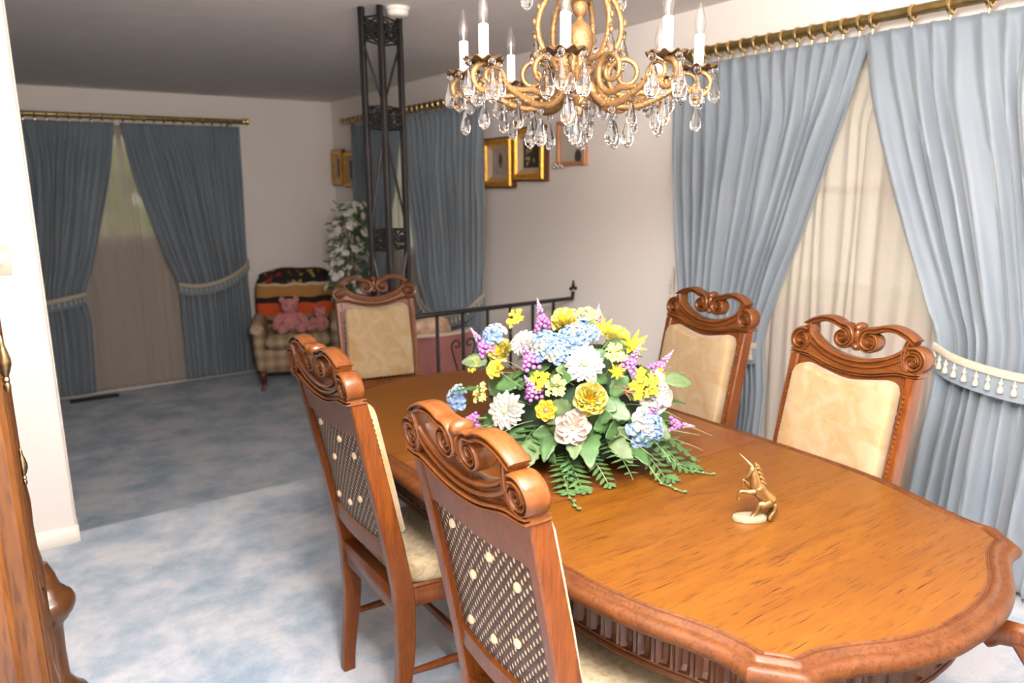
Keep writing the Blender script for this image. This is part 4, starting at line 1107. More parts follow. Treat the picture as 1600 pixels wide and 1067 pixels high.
for y in (2.335, 1.72, 1.10):
    b = MB(); o = []
    for z, k in ((.466, -.002), (.52, -.004), (.56, -.010), (.64, -.012), (.70, -.010), (.76, -.015), (1.85, -.018)):
        w = .045
        o.append([(.26+k-.03, y-1.72-w, z), (.26+k-.006, y-1.72-w, z), (.26+k, y-1.72-w*.7, z), (.26+k-.005, y-1.72-w*.45, z), (.26+k, y-1.72-w*.2, z), (.26+k, y-1.72+w*.2, z), (.26+k-.005, y-1.72+w*.45, z), (.26+k, y-1.72+w*.7, z), (.26+k-.006, y-1.72+w, z), (.26+k-.03, y-1.72+w, z)])
    b.rings(o, True, True, True); p = b.build('pilaster', 'cabinet_wood', cab, angle=25)
for y0, y1 in ((1.16, 1.66), (1.78, 2.28)):
    b = MB(); rows = []
    for k, d in ((0, -.034), (0, -.022), (.012, -.018), (.05, -.018), (.06, -.026), (.075, -.028), (.09, -.022)):
        rows.append([(.26+d, y0-1.72+k, .50+k), (.26+d, y1-1.72-k, .50+k), (.26+d, y1-1.72-k, 1.84-k), (.26+d, y0-1.72+k, 1.84-k)])
    b.rings(rows, True, False, True); dr = b.build('door', 'cabinet_wood', cab, angle=25)
    for yh, zh in (((1.30, 1.325),) if y0 < 1.5 else ((1.86, .985),)):
        h = MB(); yy = yh-1.72; X0 = .26-.025
        h.tube([(X0-.01, yy, zh+.012), (X0+.006, yy, zh+.012)], [.010, .006], 10)
        h.lathe([(.0015, .016), (.004, .010), (.0035, .004), (.006, -.004), (.0095, -.020), (.0095, -.028), (.006, -.040), (.003, -.046), (.0052, -.050), (.003, -.055), (.0055, -.060), (.004, -.066), (.0005, -.070)], 12, (X0+.012, yy, zh))
        h.build('drop_handle', 'handle_brass', dr)

# ------------------------------------------------------------------ chandelier
ch = empty('chandelier', (1.345, 1.62, 1.66))
tag(ch, 'pale gold eight-arm chandelier with white candles and crystal drops above the table', 'chandelier')
ZB = 1.66
def Zc(z): return z-ZB
def drop(b, p, s=1.0, bead=True):
    s *= 1.38
    x, y, z = p
    if bead:
        b.ball((x, y, z-.008*s), .0068*s, 8, 6); z -= .017*s
    b.lathe([(.0005, 0), (.003*s, -.003*s), (.0055*s, -.012*s), (.0098*s, -.026*s), (.0125*s, -.037*s), (.0115*s, -.046*s), (.007*s, -.053*s), (.0005, -.057*s)], 8, (x, y, z))
b = MB(); b.lathe([(.002, Zc(1.735)), (.010, Zc(1.737)), (.014, Zc(1.747)), (.010, Zc(1.757)), (.022, Zc(1.765)), (.024, Zc(1.785)), (.020, Zc(1.80)), (.035, Zc(1.808)), (.058, Zc(1.825)), (.066, Zc(1.842)), (.060, Zc(1.850)), (.040, Zc(1.853)), (.022, Zc(1.862)), (.020, Zc(1.88)), (.030, Zc(1.892)), (.036, Zc(1.915)), (.036, Zc(1.94)), (.028, Zc(1.962)), (.012, Zc(1.975)), (.009, Zc(1.985)), (.018, Zc(1.995)), (.022, Zc(2.01)), (.018, Zc(2.02)), (.034, Zc(2.03)), (.040, Zc(2.055)), (.036, Zc(2.085)), (.02, Zc(2.10)), (.012, Zc(2.12)), (.008, Zc(2.14))], 24, mod=lambda k, r, z: 1+.05*(k % 2)*(r > .03))
body = b.build('body', 'pale_gold', ch, angle=50)
b = MB(); b.tube([(0, 0, Zc(2.13)), (0, 0, Zc(2.40))], .007, 10); b.lathe([(.008, Zc(2.38)), (.03, Zc(2.39)), (.055, Zc(2.41)), (.06, Zc(2.43)), (.0, Zc(2.43))], 24); b.build('ceiling_rod', 'pale_gold', ch)
b = MB()
for j in range(1, 6):
    t = pi*j/6-pi/2
b.lathe([(.0005, -.028), (.011, -.0255), (.0195, -.0175), (.0248, -.0055), (.0248, .0055), (.0195, .0175), (.011, .0255), (.003, .028)], 10, (0, 0, Zc(1.682))); b.build('crystal_ball', 'crystal', ch, angle=5)
b = MB(); b.tube([(0, 0, Zc(1.708)), (0, 0, Zc(1.74))], .002, 6); b.build('hook', 'pale_gold', ch)
for k in range(6):
    a = 2*pi*k/6+.3; b = MB(); drop(b, (.026*cos(a), .026*sin(a), Zc(1.775)), .95); b.build('crystal_drop', 'crystal', ch, angle=5)
t_ = Vector((-.64, -.77, 0)); rr_ = Vector((.823, -.568, 0))
def chain_in(b, pts, r): b.tube(pts, r, 8)
for k in range(8):
    ph = radians(-6+45*k); dv = (t_*cos(ph)+rr_*sin(ph)).normalized(); sv = Vector((-dv.y, dv.x, 0))
    def pl(r, z, s=0): return dv*r+sv*s+Vector((0, 0, Zc(z)))
    a_ = MB()
    P_ = curve([(.045, 1.815), (.062, 1.783), (.105, 1.757), (.160, 1.757), (.215, 1.780), (.262, 1.803), (.287, 1.795), (.312, 1.779), (.338, 1.790), (.346, 1.815), (.332, 1.836), (.313, 1.842)], 6)
    n = len(P_)
    a_.tube([pl(*p) for p in P_], [lerp(.0105, .0065, i/(n-1)) for i in range(n)], 8)
    # inner scroll
    S_ = curve([(.215, 1.782), (.160, 1.790)], 4)
    sp = [(lerp(.060, .014, (i/44)**.8)*cos(t)+.122, lerp(.060, .014, (i/44)**.8)*sin(t)+1.838) for i, t in [(i, radians(-50)-radians(560)*i/44) for i in range(45)]]
    a_.tube([pl(.228, 1.788), pl(.195, 1.788)]+[pl(*p) for p in sp], [.007]*2+[lerp(.0085, .005, i/44) for i in range(45)], 8)
    sp = [(.285+lerp(.036, .014, i/30)*cos(t), 1.812+lerp(.032, .012, i/30)*sin(t)) for i, t in [(i, radians(200)-radians(330)*i/30) for i in range(31)]]
    a_.tube([pl(*p) for p in sp], .0055, 7)
    for q, (u, z) in enumerate(P_[6:-18:3]): a_.ball(pl(u, z+.010), .0055, 6, 4)
    for q, (u, z) in enumerate(sp[2::6]): a_.ball(pl(u+.004, z+.004), .005, 6, 4)
    rk = random.Random(k+40)
    for q in range(26):
        w_ = P_[rk.randrange(4, n-3)]; e_ = rk.uniform(0, 6.28); a_.ball(pl(w_[0]+.008*cos(e_), w_[1]+.008*sin(e_), rk.uniform(-.007, .007)), (rk.uniform(.003, .005),)*3, 6, 4)
    armo = a_.build('arm', 'pale_gold', ch, angle=60)
    c0 = pl(.313, 1.848)
    b = MB(); rows = []
    for r, z in [(.006, -.014), (.010, -.010), (.008, -.004), (.016, .0), (.030, .003), (.041, .004), (.049, .002), (.050, .004), (.041, .007), (.028, .006), (.012, .005), (.001, .005)]:
        w_ = smooth((r-.02)/.03)
        rows.append([c0+Vector((r*(1+.06*w_*cos(10*t))*cos(t), r*(1+.06*w_*cos(10*t))*sin(t), z+w_*.0045*cos(10*t)-.001*w_)) for t in [2*pi*q/60 for q in range(60)]])
    b.rings(rows, True, True, True); b.build('bobeche', 'dark_gold', armo, angle=60)
    b = MB(); b.lathe([(.0128, .004), (.0128, .083), (.011, .085), (.0, .085)], 16, c0); b.build('candle_sleeve', 'candle_white', armo)
    b = MB(); b.lathe([(.008, .085), (.0115, .092), (.0145, .105), (.0150, .116), (.0128, .130), (.0085, .146), (.0045, .157), (.0015, .166)], 14, c0); bu = b.build('bulb', 'bulb_glass', armo)
    b = MB(); b.tube([c0+Vector((0, 0, .085)), c0+Vector((0, 0, .118))], .0022, 6); b.build('filament_post', 'candle_white', bu)
    for q in range(4):
        an = 2*pi*(q+.5)/4+ph
        p = c0+Vector((.043*cos(an), .043*sin(an), .004)); b = MB(); drop(b, p, 1.05 if q % 2 else .92); b.build('crystal_drop', 'crystal', armo, angle=5)
    for (u, z, s_) in ((.312, 1.773, .85), (.132, 1.750, 1.0), (.205, 1.772, .8)):
        b = MB(); drop(b, pl(u, z, .004*(-1)**k), s_); b.build('crystal_drop', 'crystal', armo, angle=5)
for k in range(6):
    an = 2*pi*k/6+.55; dv = Vector((cos(an), sin(an), 0))
    def pl(r, z): return dv*r+Vector((0, 0, Zc(z)))
    P_ = curve([(.045, 1.875), (.075, 1.880), (.098, 1.905), (.112, 1.945), (.108, 1.990), (.085, 2.035), (.055, 2.065), (.030, 2.095), (.038, 2.118), (.055, 2.115)], 5)
    b = MB(); b.tube([pl(*p) for p in P_], .0078, 8)
    for q, p in enumerate(P_[6::4]): b.ball(pl(p[0]+.010, p[1]), (.006, .006, .009), 6, 4)
    b.tube([pl(.085, 1.885), pl(.112, 1.876), pl(.122, 1.89), pl(.112, 1.90)], .005, 7)
    cr = b.build('crown_scroll', 'pale_gold', ch, angle=60)
    b = MB(); drop(b, pl(.118, 1.955), .95); b.build('crystal_drop', 'crystal', cr, angle=5)
    b = MB(); drop(b, pl(.062, 1.905), .9); b.build('crystal_drop', 'crystal', cr, angle=5)
for k in range(6):
    an = 2*pi*k/6+.05; dv = Vector((cos(an), sin(an), 0)); b = MB(); b.tube([dv*.03+Vector((0, 0, Zc(2.12))), dv*.10+Vector((0, 0, Zc(2.135))), dv*.15+Vector((0, 0, Zc(2.12)))], .005, 7)
    cr = b.build('top_branch', 'pale_gold', ch, angle=60)
    b = MB(); drop(b, dv*.15+Vector((0, 0, Zc(2.117))), 1.0); b.build('crystal_drop', 'crystal', cr, angle=5)

# ------------------------------------------------------------------ silk flower arrangement
FC = Vector((1.40, 1.69, 0.75))
fa = empty('flower_arrangement', FC)
tag(fa, 'domed artificial flower arrangement of white, yellow, blue and purple blooms on the table', 'flowers')
CAMP = Vector((0, 0, CAM_H))
b = MB(); b.lathe([(.11, 0), (.13, .02), (.12, .07), (.09, .085), (.0, .085)], 20); b.build('pot', 'pot_brown', fa)
b = MB(); b.ball((0, 0, .125), (.20, .20, .20), 20, 12)
for p in range(len(b.v)): b.v[p] += b.v[p].normalized()*mnoise.noise(b.v[p]*14)*.03; b.v[p].z = max(b.v[p].z, .012)
b.build('moss_core', 'fl_core', fa)
rn = random.Random(12)
def frame(p, n, face=.5):
    """matrix whose Z looks along the bloom's own direction: outwards, tipped a little to the room"""
    p = Vector(p); n = Vector(n); c = (CAMP-p).normalized()
    z = (n*(1-face)+c*face).normalized(); x = z.cross(Vector((.13, .2, .97))).normalized(); y = z.cross(x)
    M = Matrix((x, y, z)).transposed().to_4x4(); M.translation = p-FC
    return M @ Matrix.Rotation(rn.uniform(0, 6.28), 4, 'Z')
def petal(b, a, L_, w, lift, cup, r0=.1, curl=0.0, tipn=0.0, nu=4, nv=6):
    """one petal along direction a in the local plane"""
    ca, sa = cos(a), sin(a); rows = []
    for j in range(nv+1):
        t = j/nv; r = L_*lerp(r0, 1, t); wd = w*L_*(sin(pi*min(t*.86+.10, 1))**.75)*(1-tipn*t)
        z = L_*(lift*t+curl*t*t)
        rows.append([(r*ca-q*wd*sa, r*sa+q*wd*ca, z+cup*L_*q*q*wd/L_*2) for q in [2*i/nu-1 for i in range(nu+1)]])
    b.rings(rows, False)
def bloom(kind, p, n, r):
    b = MB().xf(frame(p, n))
    if kind in ('daisy', 'daisyc'):
        mats = ['fl_white', 'fl_paleyellow']
        for ring_, (k, rad, lift) in enumerate(((15, 1.0, -.02), (14, .86, .10), (11, .66, .24), (8, .45, .42))):
            for i in range(k): petal(b, 2*pi*(i+.5*ring_)/k+rn.uniform(-.08, .08), r*rad*rn.uniform(.93, 1.05), .22, lift, .35, .12, -.10)
        b.mat(1).ball((0, 0, r*.16), (r*.16, r*.16, r*.10), 10, 6)
        for i in range(14): b.ball((r*.15*cos(i*2.4), r*.15*sin(i*2.4), r*.20), r*.035, 5, 4)
        b.build('daisy', mats, fa, angle=60)
    elif kind in ('poppy', 'lily'):
        mats = ['fl_pinkwhite' if kind == 'poppy' else 'fl_white', 'fl_paleyellow']
        for ring_, (k, rad, lift) in enumerate(((5, 1.0, .10), (5, .80, .34), (4, .5, .6))):
            for i in range(k): petal(b, 2*pi*(i+.5*ring_)/k+rn.uniform(-.15, .15), r*rad*rn.uniform(.9, 1.08), .46, lift, .5, .08, -.16, nu=6)
        b.mat(1).ball((0, 0, r*.22), (r*.12, r*.12, r*.08), 8, 6)
        b.build('poppy' if kind == 'poppy' else 'white_lily', mats, fa, angle=60)
    elif kind == 'rose':
        mats = ['fl_yellow', 'fl_orange', 'fl_paleyellow']
        for ring_, (k, rad, lift, cp, mi) in enumerate(((6, 1.0, .25, .7, 2), (6, .88, .48, .8, 0), (5, .70, .75, 1.0, 2), (4, .50, 1.1, 1.2, 0), (4, .34, 1.5, 1.4, 0), (3, .20, 2.0, 1.5, 1))):
            b.mat(mi)
            for i in range(k): petal(b, 2*pi*(i+.5*ring_)/k, r*rad, .62, lift, cp, .10, -.28*lift, nu=6)
        b.build('rose', mats, fa, angle=70)
    elif kind in ('gerbera', 'gerberao'):
        mats = ['fl_yellow', 'fl_orange'] if kind == 'gerbera' else ['fl_orange', 'fl_twig']
        for ring_ in (0, 1):
            for i in range(7): petal(b, 2*pi*(i+.5*ring_)/7, r*(1-.22*ring_), .42, .22+.3*ring_, .4, .1, -.2)
        b.mat(1).ball((0, 0, r*.2), (r*.26, r*.26, r*.16), 10, 6)
        b.build('gerbera', mats, fa, angle=60)
    elif kind in ('star', 'star_o'):
        mats = ['fl_yellow', 'fl_orange']
        for i in range(7): petal(b, 2*pi*i/7+rn.uniform(-.2, .2), r*rn.uniform(.9, 1.15), .2, .7, .4, .06, .1, tipn=.6)
        for i in range(6):
            b.mat(i % 2 if kind == 'star_o' else 0); petal(b, 2*pi*i/6+.3, r*.7, .2, 1.1, .4, .06, .1, tipn=.6)
        b.build('yellow_lily', mats, fa, angle=60)
    elif kind == 'hyd':
        mats = ['fl_blue', 'fl_white']
        for i in range(17):
            t = (i+.5)/17; a = i*2.39996; q = sqrt(t); c = Vector((r*.85*q*cos(a), r*.85*q*sin(a), r*.55*(1-t)))
            M0 = b.X; nn = Vector((c.x, c.y, r*.5)).normalized(); xx = nn.cross(Vector((0, 1, .1))).normalized(); F = Matrix((xx, nn.cross(xx), nn)).transposed().to_4x4(); F.translation = c
            b.xf(M0 @ F @ Matrix.Rotation(rn.uniform(0, 2), 4, 'Z')); b.mat(1 if i % 5 == 0 else 0)
            for k in range(4): petal(b, pi/2*k, r*.36, .52, .12, .4, .05, -.1, nv=4)
            b.mat(1).ball((0, 0, r*.04), r*.04, 5, 4); b.xf(M0)
        b.build('hydrangea', mats, fa, angle=60)
    elif kind == 'spike':
        mats = ['fl_purple', 'fl_lilac', 'fl_stem']
        M0 = Matrix.Translation(Vector(p)-FC); n2 = (Vector(n)*.75+Vector((0, 0, .45))).normalized()
        if p[2] < .88: n2 = (Vector(n)*.9+Vector((.2, 0, -.1))).normalized()
        x = n2.cross(Vector((.3, .4, .1))).normalized(); F = Matrix((x, n2.cross(x), n2)).transposed().to_4x4(); b.xf(M0 @ F)
        L_ = r*2.6
        for i in range(26):
            t = i/25; rr = r*.72*(1-t*.75); a = i*2.39996
            b.mat(0).ball((rr*cos(a), rr*sin(a), L_*(.0+.42*t)-r*.6), (r*.19, r*.19, r*.17), 6, 5)
        b.mat(1)
        for i in range(22):
            t = i/21; rr = r*.22*(1-t); a = i*2.39996
            b.ball((rr*cos(a), rr*sin(a), L_*lerp(.30, .70, t)), (r*lerp(.12, .07, t), r*lerp(.12, .07, t), r*.13), 6, 5)
        b.mat(2).tube([(0, 0, -.10), (0, 0, L_*.2)], .0022, 5)
        b.build('lavender_spike', mats, fa, angle=60)
    elif kind in ('cluster_y', 'cluster_p', 'bud'):
        mats = [{'cluster_y': 'fl_yellow', 'cluster_p': 'fl_paleyellow', 'bud': 'fl_white'}[kind], 'fl_lime']
        for i in range(11 if kind != 'bud' else 3):
            a = i*2.4; q = sqrt((i+.5)/11)*r*.9; c = (q*cos(a), q*sin(a), r*.5*rn.uniform(.2, 1))
            M0 = b.X; b.xf(M0 @ Matrix.Translation(c) @ Matrix.Rotation(rn.uniform(-.6, .6), 4, 'X')); b.mat(0)
            for k in range(5): petal(b, 2*pi*k/5, r*(.36 if kind != 'bud' else .7), .42, .45, .5, .05, -.1, nv=3, nu=2)
            b.mat(1).ball((0, 0, r*.08), r*.07, 5, 4); b.xf(M0)
        b.build({'cluster_y': 'yellow_blossom', 'cluster_p': 'pale_blossom', 'bud': 'white_bud'}[kind], mats, fa, angle=60)
BLOOMS = [
    ('daisy', (1.294, 1.524, 1.068), (-0.38, -0.59, 0.71), 0.0574),
    ('daisy', (1.124, 1.663, 0.930), (-0.96, -0.09, 0.27), 0.0551),
    ('poppy', (1.215, 1.476, 0.911), (-0.64, -0.74, 0.21), 0.0546),
    ('lily', (1.479, 1.436, 0.965), (0.27, -0.88, 0.38), 0.0544),
    ('daisyc', (1.246, 1.746, 1.096), (-0.56, 0.20, 0.81), 0.0445),
    ('rose', (1.268, 1.469, 0.982), (-0.46, -0.77, 0.44), 0.0479),
    ('rose', (1.242, 1.846, 1.045), (-0.55, 0.55, 0.63), 0.0425),
    ('gerbera', (1.192, 1.817, 1.008), (-0.73, 0.45, 0.52), 0.0322),
    ('gerberao', (1.174, 1.541, 0.951), (-0.79, -0.52, 0.34), 0.0309),
    ('rose', (1.354, 1.688, 1.146), (-0.17, -0.01, 0.99), 0.0410),
    ('star', (1.474, 1.532, 1.088), (0.27, -0.57, 0.78), 0.0442),
    ('star', (1.425, 1.597, 1.133), (0.09, -0.34, 0.94), 0.0351),
    ('cluster_y', (1.283, 1.831, 1.147), (-0.36, 0.43, 0.83), 0.0308),
    ('star_o', (1.363, 1.472, 1.041), (-0.13, -0.77, 0.62), 0.0263),
    ('cluster_y', (1.535, 1.481, 0.999), (0.47, -0.73, 0.49), 0.0242),
    ('hyd', (1.253, 1.645, 1.103), (-0.53, -0.16, 0.83), 0.0501),
    ('hyd', (1.321, 1.603, 1.123), (-0.29, -0.32, 0.90), 0.0467),
    ('hyd', (1.099, 1.888, 0.917), (-0.82, 0.54, 0.18), 0.0423),
    ('hyd', (1.415, 1.404, 0.891), (0.05, -0.99, 0.15), 0.0569),
    ('hyd', (1.219, 1.864, 1.103), (-0.53, 0.51, 0.68), 0.0423),
    ('hyd', (1.254, 1.597, 1.089), (-0.52, -0.33, 0.78), 0.0352),
    ('hyd', (1.380, 1.596, 1.132), (-0.07, -0.34, 0.94), 0.0291),
    ('spike', (1.190, 1.874, 1.065), (-0.61, 0.54, 0.58), 0.0385),
    ('spike', (1.204, 1.657, 1.066), (-0.70, -0.12, 0.71), 0.0392),
    ('spike', (1.168, 1.595, 0.996), (-0.81, -0.33, 0.48), 0.0348),
    ('spike', (1.349, 1.789, 1.140), (-0.18, 0.35, 0.92), 0.0385),
    ('spike', (1.429, 1.484, 1.056), (0.10, -0.73, 0.67), 0.0359),
    ('spike', (1.598, 1.536, 1.010), (0.68, -0.53, 0.51), 0.0348),
    ('spike', (1.431, 1.412, 0.923), (0.11, -0.96, 0.25), 0.0356),
    ('spike', (1.605, 1.469, 0.846), (0.68, -0.73, 0.02), 0.0310),
    ('spike', (1.131, 1.857, 0.851), (-0.85, 0.53, 0.03), 0.0309),
    ('spike', (1.477, 1.686, 1.146), (0.28, -0.01, 0.96), 0.0270),
    ('cluster_y', (1.190, 1.586, 1.022), (-0.74, -0.37, 0.56), 0.0278),
    ('cluster_y', (1.437, 1.444, 1.000), (0.13, -0.86, 0.49), 0.0429),
    ('cluster_y', (1.159, 1.881, 1.010), (-0.71, 0.56, 0.43), 0.0231),
    ('cluster_p', (1.210, 1.540, 1.010), (-0.67, -0.53, 0.52), 0.0292),
    ('cluster_p', (1.390, 1.508, 1.081), (-0.04, -0.65, 0.76), 0.0303),
    ('cluster_p', (1.460, 1.702, 1.156), (0.21, 0.04, 0.98), 0.0347),
    ('cluster_p', (1.171, 1.848, 0.928), (-0.79, 0.55, 0.27), 0.0308),
    ('cluster_p', (1.426, 1.731, 1.155), (0.09, 0.15, 0.98), 0.0270),
    ('bud', (1.494, 1.463, 1.005), (0.33, -0.80, 0.51), 0.0293),
]
for k_, p_, n_, r_b in BLOOMS: bloom(k_, p_, n_, r_b)
# blooms of the same kinds on the far side of the dome
for i, k_ in enumerate(('daisy', 'rose', 'hyd', 'poppy', 'cluster_y', 'hyd', 'gerbera', 'lily')):
    a = radians(-10+i*17); e = radians(15+35*(i % 3))
    n_ = Vector((cos(a)*cos(e), sin(a)*cos(e), sin(e))); bloom(k_, (1.40+.28*n_.x, 1.69+.28*n_.y, .84+.29*n_.z), n_, .042)

def leaf(name, p, d, L_, w, m, teeth=6, droop=.25, up=(0, 0, 1), fold=.15):
    """serrated leaf from p along d"""
    p = Vector(p)-FC; d = Vector(d).normalized(); u = Vector(up); s = d.cross(u).normalized(); u = s.cross(d); b = MB(); rows = []
    N_ = teeth*2
    for j in range(N_+1):
        t = j/N_; wd = w*L_*(sin(pi*min(1, t*.93+.06))**.8)*(1 if j % 2 else .82)
        c = p+d*(L_*t)+Vector((0, 0, -droop*L_*t*t))
        rows.append([c-s*wd+u*fold*wd, c-s*wd*.5+u*fold*wd*.3, c, c+s*wd*.5+u*fold*wd*.3, c+s*wd+u*fold*wd])
    for rw in rows:
        for q in rw: q.z = max(q.z, .006)
    b.rings(rows, False); return b.build(name, m, fa, angle=60, solid=.0008)
def fern(p, d, L_, m, droop=.35, w=.36):
    p = Vector(p)-FC; d = Vector(d).normalized(); s = d.cross(Vector((0, 0, 1))).normalized(); b = MB(); K = 9; mid = []
    for j in range(K+1):
        t = j/K; c = p+d*(L_*t)+Vector((0, 0, -droop*L_*t*t)); c.z = max(c.z, .009); mid.append(c)
    b.tube(mid, .0016, 5)
    for j in range(1, K+1):
        t = j/K; wd = w*L_*(sin(pi*min(1, t*.8+.2))**.7); c = mid[j]
        for sg in (-1, 1):
            e = c+s*sg*wd+d*wd*.35+Vector((0, 0, -.1*wd)); e.z = max(e.z, .007); h = d*(L_/K*.42)
            m1 = c.lerp(e, .55); z_ = Vector((0, 0, .003))
            b.rings([[c-h*.6, c, c+h*.6], [m1-h, m1+z_, m1+h], [e-h*.25, e, e+h*.25]], False)
    return b.build('fern_frond', m, fa, angle=60)
# broad leaves between the blooms
for i in range(64):
    a = rn.uniform(0, 2*pi) if i > 40 else rn.uniform(pi*.85, pi*1.85); e = rn.uniform(-.1, 1.25)
    n_ = Vector((cos(a)*cos(e), sin(a)*cos(e), sin(e))); p_ = Vector((1.40, 1.69, .84))+Vector((.235*n_.x, .235*n_.y, .25*n_.z))
    tg = Vector((rn.uniform(-1, 1), rn.uniform(-1, 1), rn.uniform(-.5, .3))); tg = (tg-n_*tg.dot(n_)).normalized()
    leaf('leaf', p_, tg*.75+n_*.45, rn.uniform(.07, .115), rn.uniform(.28, .40), rn.choice(['fl_leaf', 'fl_leaf', 'fl_leaf_pale']), 5, .2, up=tuple(n_))
# larger pale leaves standing out at the rim of the dome
for p_, d_, L_ in (((1.19, 1.86, 1.02), (-.7, .45, .25), .10), ((1.58, 1.50, .98), (.75, -.45, .1), .11), ((1.32, 1.45, .87), (.15, -.8, -.3), .11), ((1.24, 1.50, .90), (-.5, -.6, -.4), .11), ((1.17, 1.58, .86), (-.7, -.4, -.35), .12), ((1.46, 1.46, .90), (.35, -.7, -.3), .11), ((1.43, 1.66, 1.11), (.3, .1, .8), .08), ((1.28, 1.50, 1.0), (-.1, -.7, .35), .09), ((1.24, 1.56, 1.02), (-.6, -.3, .2), .085)):
    leaf('leaf', p_, d_, L_*.82, .32, 'fl_leaf_pale', 6, .25, up=(-.45, -.6, .6))
# skirt of fern fronds and serrated leaves drooping onto the table
for i in range(30):
    a = 2*pi*i/30+rn.uniform(-.08, .08); d_ = Vector((cos(a), sin(a), rn.uniform(-.25, .25)))
    p_ = Vector((1.40+.19*cos(a), 1.69+.19*sin(a), .84+rn.uniform(-.03, .06)))
    if i % 2: fern(p_, d_, rn.uniform(.14, .21), 'fl_leaf', .45, .26)
    else: leaf('leaf', p_, d_, rn.uniform(.11, .16), .26, 'fl_leaf', 7, .45)
for p_, d_, L_ in (((1.245, 1.535, .815), (-.35, -.45, -.12), .17), ((1.215, 1.50, .82), (-.10, -.6, -.30), .13), ((1.27, 1.48, .83), (.05, -.6, -.35), .12), ((1.42, 1.44, .83), (.12, -.6, -.32), .16), ((1.50, 1.46, .83), (.25, -.55, -.35), .18), ((1.60, 1.56, .90), (.75, -.3, .1), .11), ((1.14, 1.80, .96), (-.6, .35, .15), .10)):
    fern(p_, d_, L_, 'fl_leaf', .3, .30)
for p_, d_, L_ in (((1.40, 1.45, .84), (.02, -.5, -.22), .22), ((1.47, 1.46, .84), (.28, -.5, -.28), .22), ((1.19, 1.50, .80), (-.20, -.45, -.10), .19)):
    pts = []; s_ = Vector(p_)-FC; dd = Vector(d_).normalized()
    for j in range(9):
        c = s_+dd*(L_*j/8)+Vector((0, 0, -.10*(j/8)**2)); c.z = max(c.z, .006); pts.append(c)
    b = MB(); b.tube(pts, .0022, 5)
    for j in range(3, 9): b.ball(pts[j]+Vector((.004*(-1)**j, 0, .002)), (.006, .006, .004), 6, 4)
    b.build('trailing_sprig', 'fl_stem', fa)
for i in range(34):   # thin grass blades standing out of the dome
    a = rn.uniform(0, 2*pi) if i > 22 else rn.uniform(pi*.8, pi*1.9); e = rn.uniform(-.15, 1.35); n_ = Vector((cos(a)*cos(e), sin(a)*cos(e), sin(e)))
    s_ = Vector((0, 0, .09))+n_*.15; L_ = rn.uniform(.17, .28); sd_ = Vector((rn.uniform(-.3, .3), rn.uniform(-.3, .3), rn.uniform(-.2, .2)))
    pts = [s_+(n_+sd_*t)*(L_*t)+Vector((0, 0, -.05*t*t)) for t in [j/6 for j in range(7)]]
    for q in pts: q.z = max(q.z, .004)
    b = MB(); b.tube(pts, [.0014, .0013, .0012, .001, .0009, .0007, .0004], 4); b.build('grass_blade', 'fl_stem_pale', fa)
for p_ in ((1.37, 1.45, 1.0), (1.39, 1.46, .985)):
    b = MB(); s_ = Vector(p_)-FC
    for i in range(7):
        a = rn.uniform(-1.2, 1.2)-pi/2; b.tube([s_, s_+Vector((.05*cos(a), .05*sin(a), rn.uniform(-.01, .03)))], .0013, 4)
    b.build('twig_spray', 'fl_twig', fa)

# ------------------------------------------------------------------ golden unicorn figurine
un = empty('unicorn_figurine', (1.437, 1.040, TZ))
tag(un, 'small golden rearing unicorn figurine on an oval base on the table', 'figurine')
ux = Vector((.823, -.568, 0)); uy = Vector((.568, .823, 0))      # the figure stands side-on: its right is -ux
S_ = .000206
def U(x, y, side=0.0):
    """figure plane: x to the right, y up (in units of the sketch), side = towards the far side"""
    return ux*((x-515)*S_)+Vector((0, 0, (930-y)*S_))+uy*(side*S_)
def limb(b, pts, rad, n=10, sub=5):
    q = curve([(x, y, s, r) for (x, y, s), r in zip(pts, rad)], sub)
    b.tube([U(p[0], p[1], p[2]) for p in q], [p[3]*S_*1.18 for p in q], n)
b = MB()
limb(b, [(480, 480, 0), (500, 520, 0), (540, 580, 0), (600, 640, 0), (650, 690, 0), (668, 725, 0)], [58, 72, 70, 68, 72, 40], 14)
limb(b, [(500, 560, 0), (470, 470, 0), (450, 390, 0), (440, 320, 0), (432, 275, 0)], [66, 62, 52, 44, 30], 12)
limb(b, [(445, 270, 0), (425, 290, 0), (395, 335, 0), (362, 385, 0), (345, 410, 0)], [30, 42, 36, 24, 16], 10)
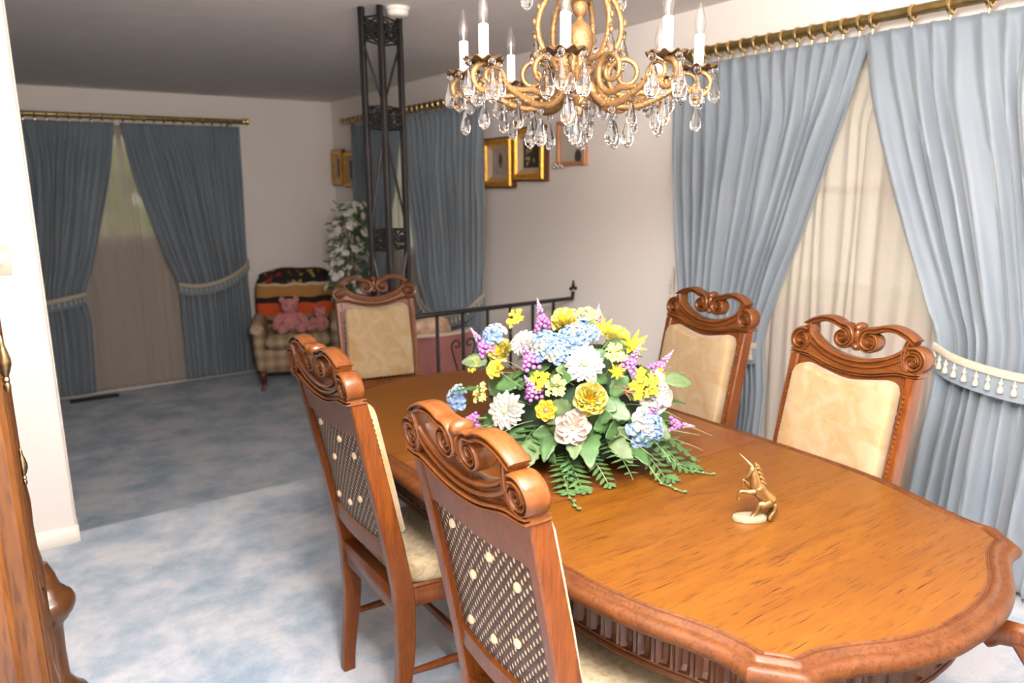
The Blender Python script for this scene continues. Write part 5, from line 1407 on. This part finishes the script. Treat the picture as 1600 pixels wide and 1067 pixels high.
limb(b, [(455, 555, -30), (400, 565, -32), (330, 555, -30), (285, 562, -28), (268, 610, -28), (272, 655, -28)], [38, 30, 22, 18, 14, 18])
limb(b, [(440, 530, 30), (395, 480, 34), (345, 440, 34), (330, 470, 34), (335, 520, 34)], [38, 28, 20, 15, 17])
limb(b, [(640, 690, -28), (580, 720, -32), (520, 720, -32), (505, 780, -32), (470, 840, -32), (440, 880, -32)], [60, 48, 34, 26, 20, 26])
limb(b, [(640, 700, 28), (590, 745, 34), (545, 760, 34), (530, 810, 34), (500, 850, 34), (475, 880, 34)], [56, 46, 32, 24, 20, 26])
for sg in (-1, 1): limb(b, [(455, 262, sg*18), (462, 235, sg*20), (462, 215, sg*18)], [12, 9, 2], 6, 3)
b.build('body', 'statue_gold', un, angle=70)
b = MB(); limb(b, [(425, 262, 0), (380, 215, 0), (320, 155, 0), (262, 100, 0)], [13, 10, 7, 3], 8); b.build('horn', 'statue_pale', un)
b = MB()
for i in range(9):
    t = i/8; x, y = lerp(445, 530, t), lerp(245, 470, t)
    limb(b, [(x-8, y, 0), (x+38, y+8, (-1)**i*10), (x+62, y+50, (-1)**i*14), (x+52, y+92, 0)], [20, 17, 12, 3], 7, 3)
b.build('mane', 'statue_gold', un, angle=70)
b = MB()
for i in range(5):
    s = (i-2)*16
    limb(b, [(668, 715, s*.4), (705, 735, s*.7), (702, 800, s), (660, 860, s*1.1), (650, 905, s*1.2), (690, 925, s*.9)], [20, 24, 22, 22, 22, 6], 8, 4)
b.build('tail', 'statue_gold', un, angle=70)
b = MB(); q = [(ux*((.040)*cos(t)-.019)+uy*(.022*sin(t))) for t in [2*pi*i/48 for i in range(48)]]
def bs(k, z, rg=0): return [Vector((p.x, p.y, 0))*1.0+(Vector((p.x, p.y, 0))+ux*.019).normalized()*(k+rg*(.0012 if i % 2 else 0))+Vector((0, 0, z)) for i, p in enumerate(q)]
b.rings([bs(-.004, 0), bs(0, .001, 1), bs(.001, .006, 1), bs(-.001, .012, 1), bs(-.004, .0135), bs(-.02, .014)], True, True, True)
b.build('base', 'statue_pale', un, angle=35)
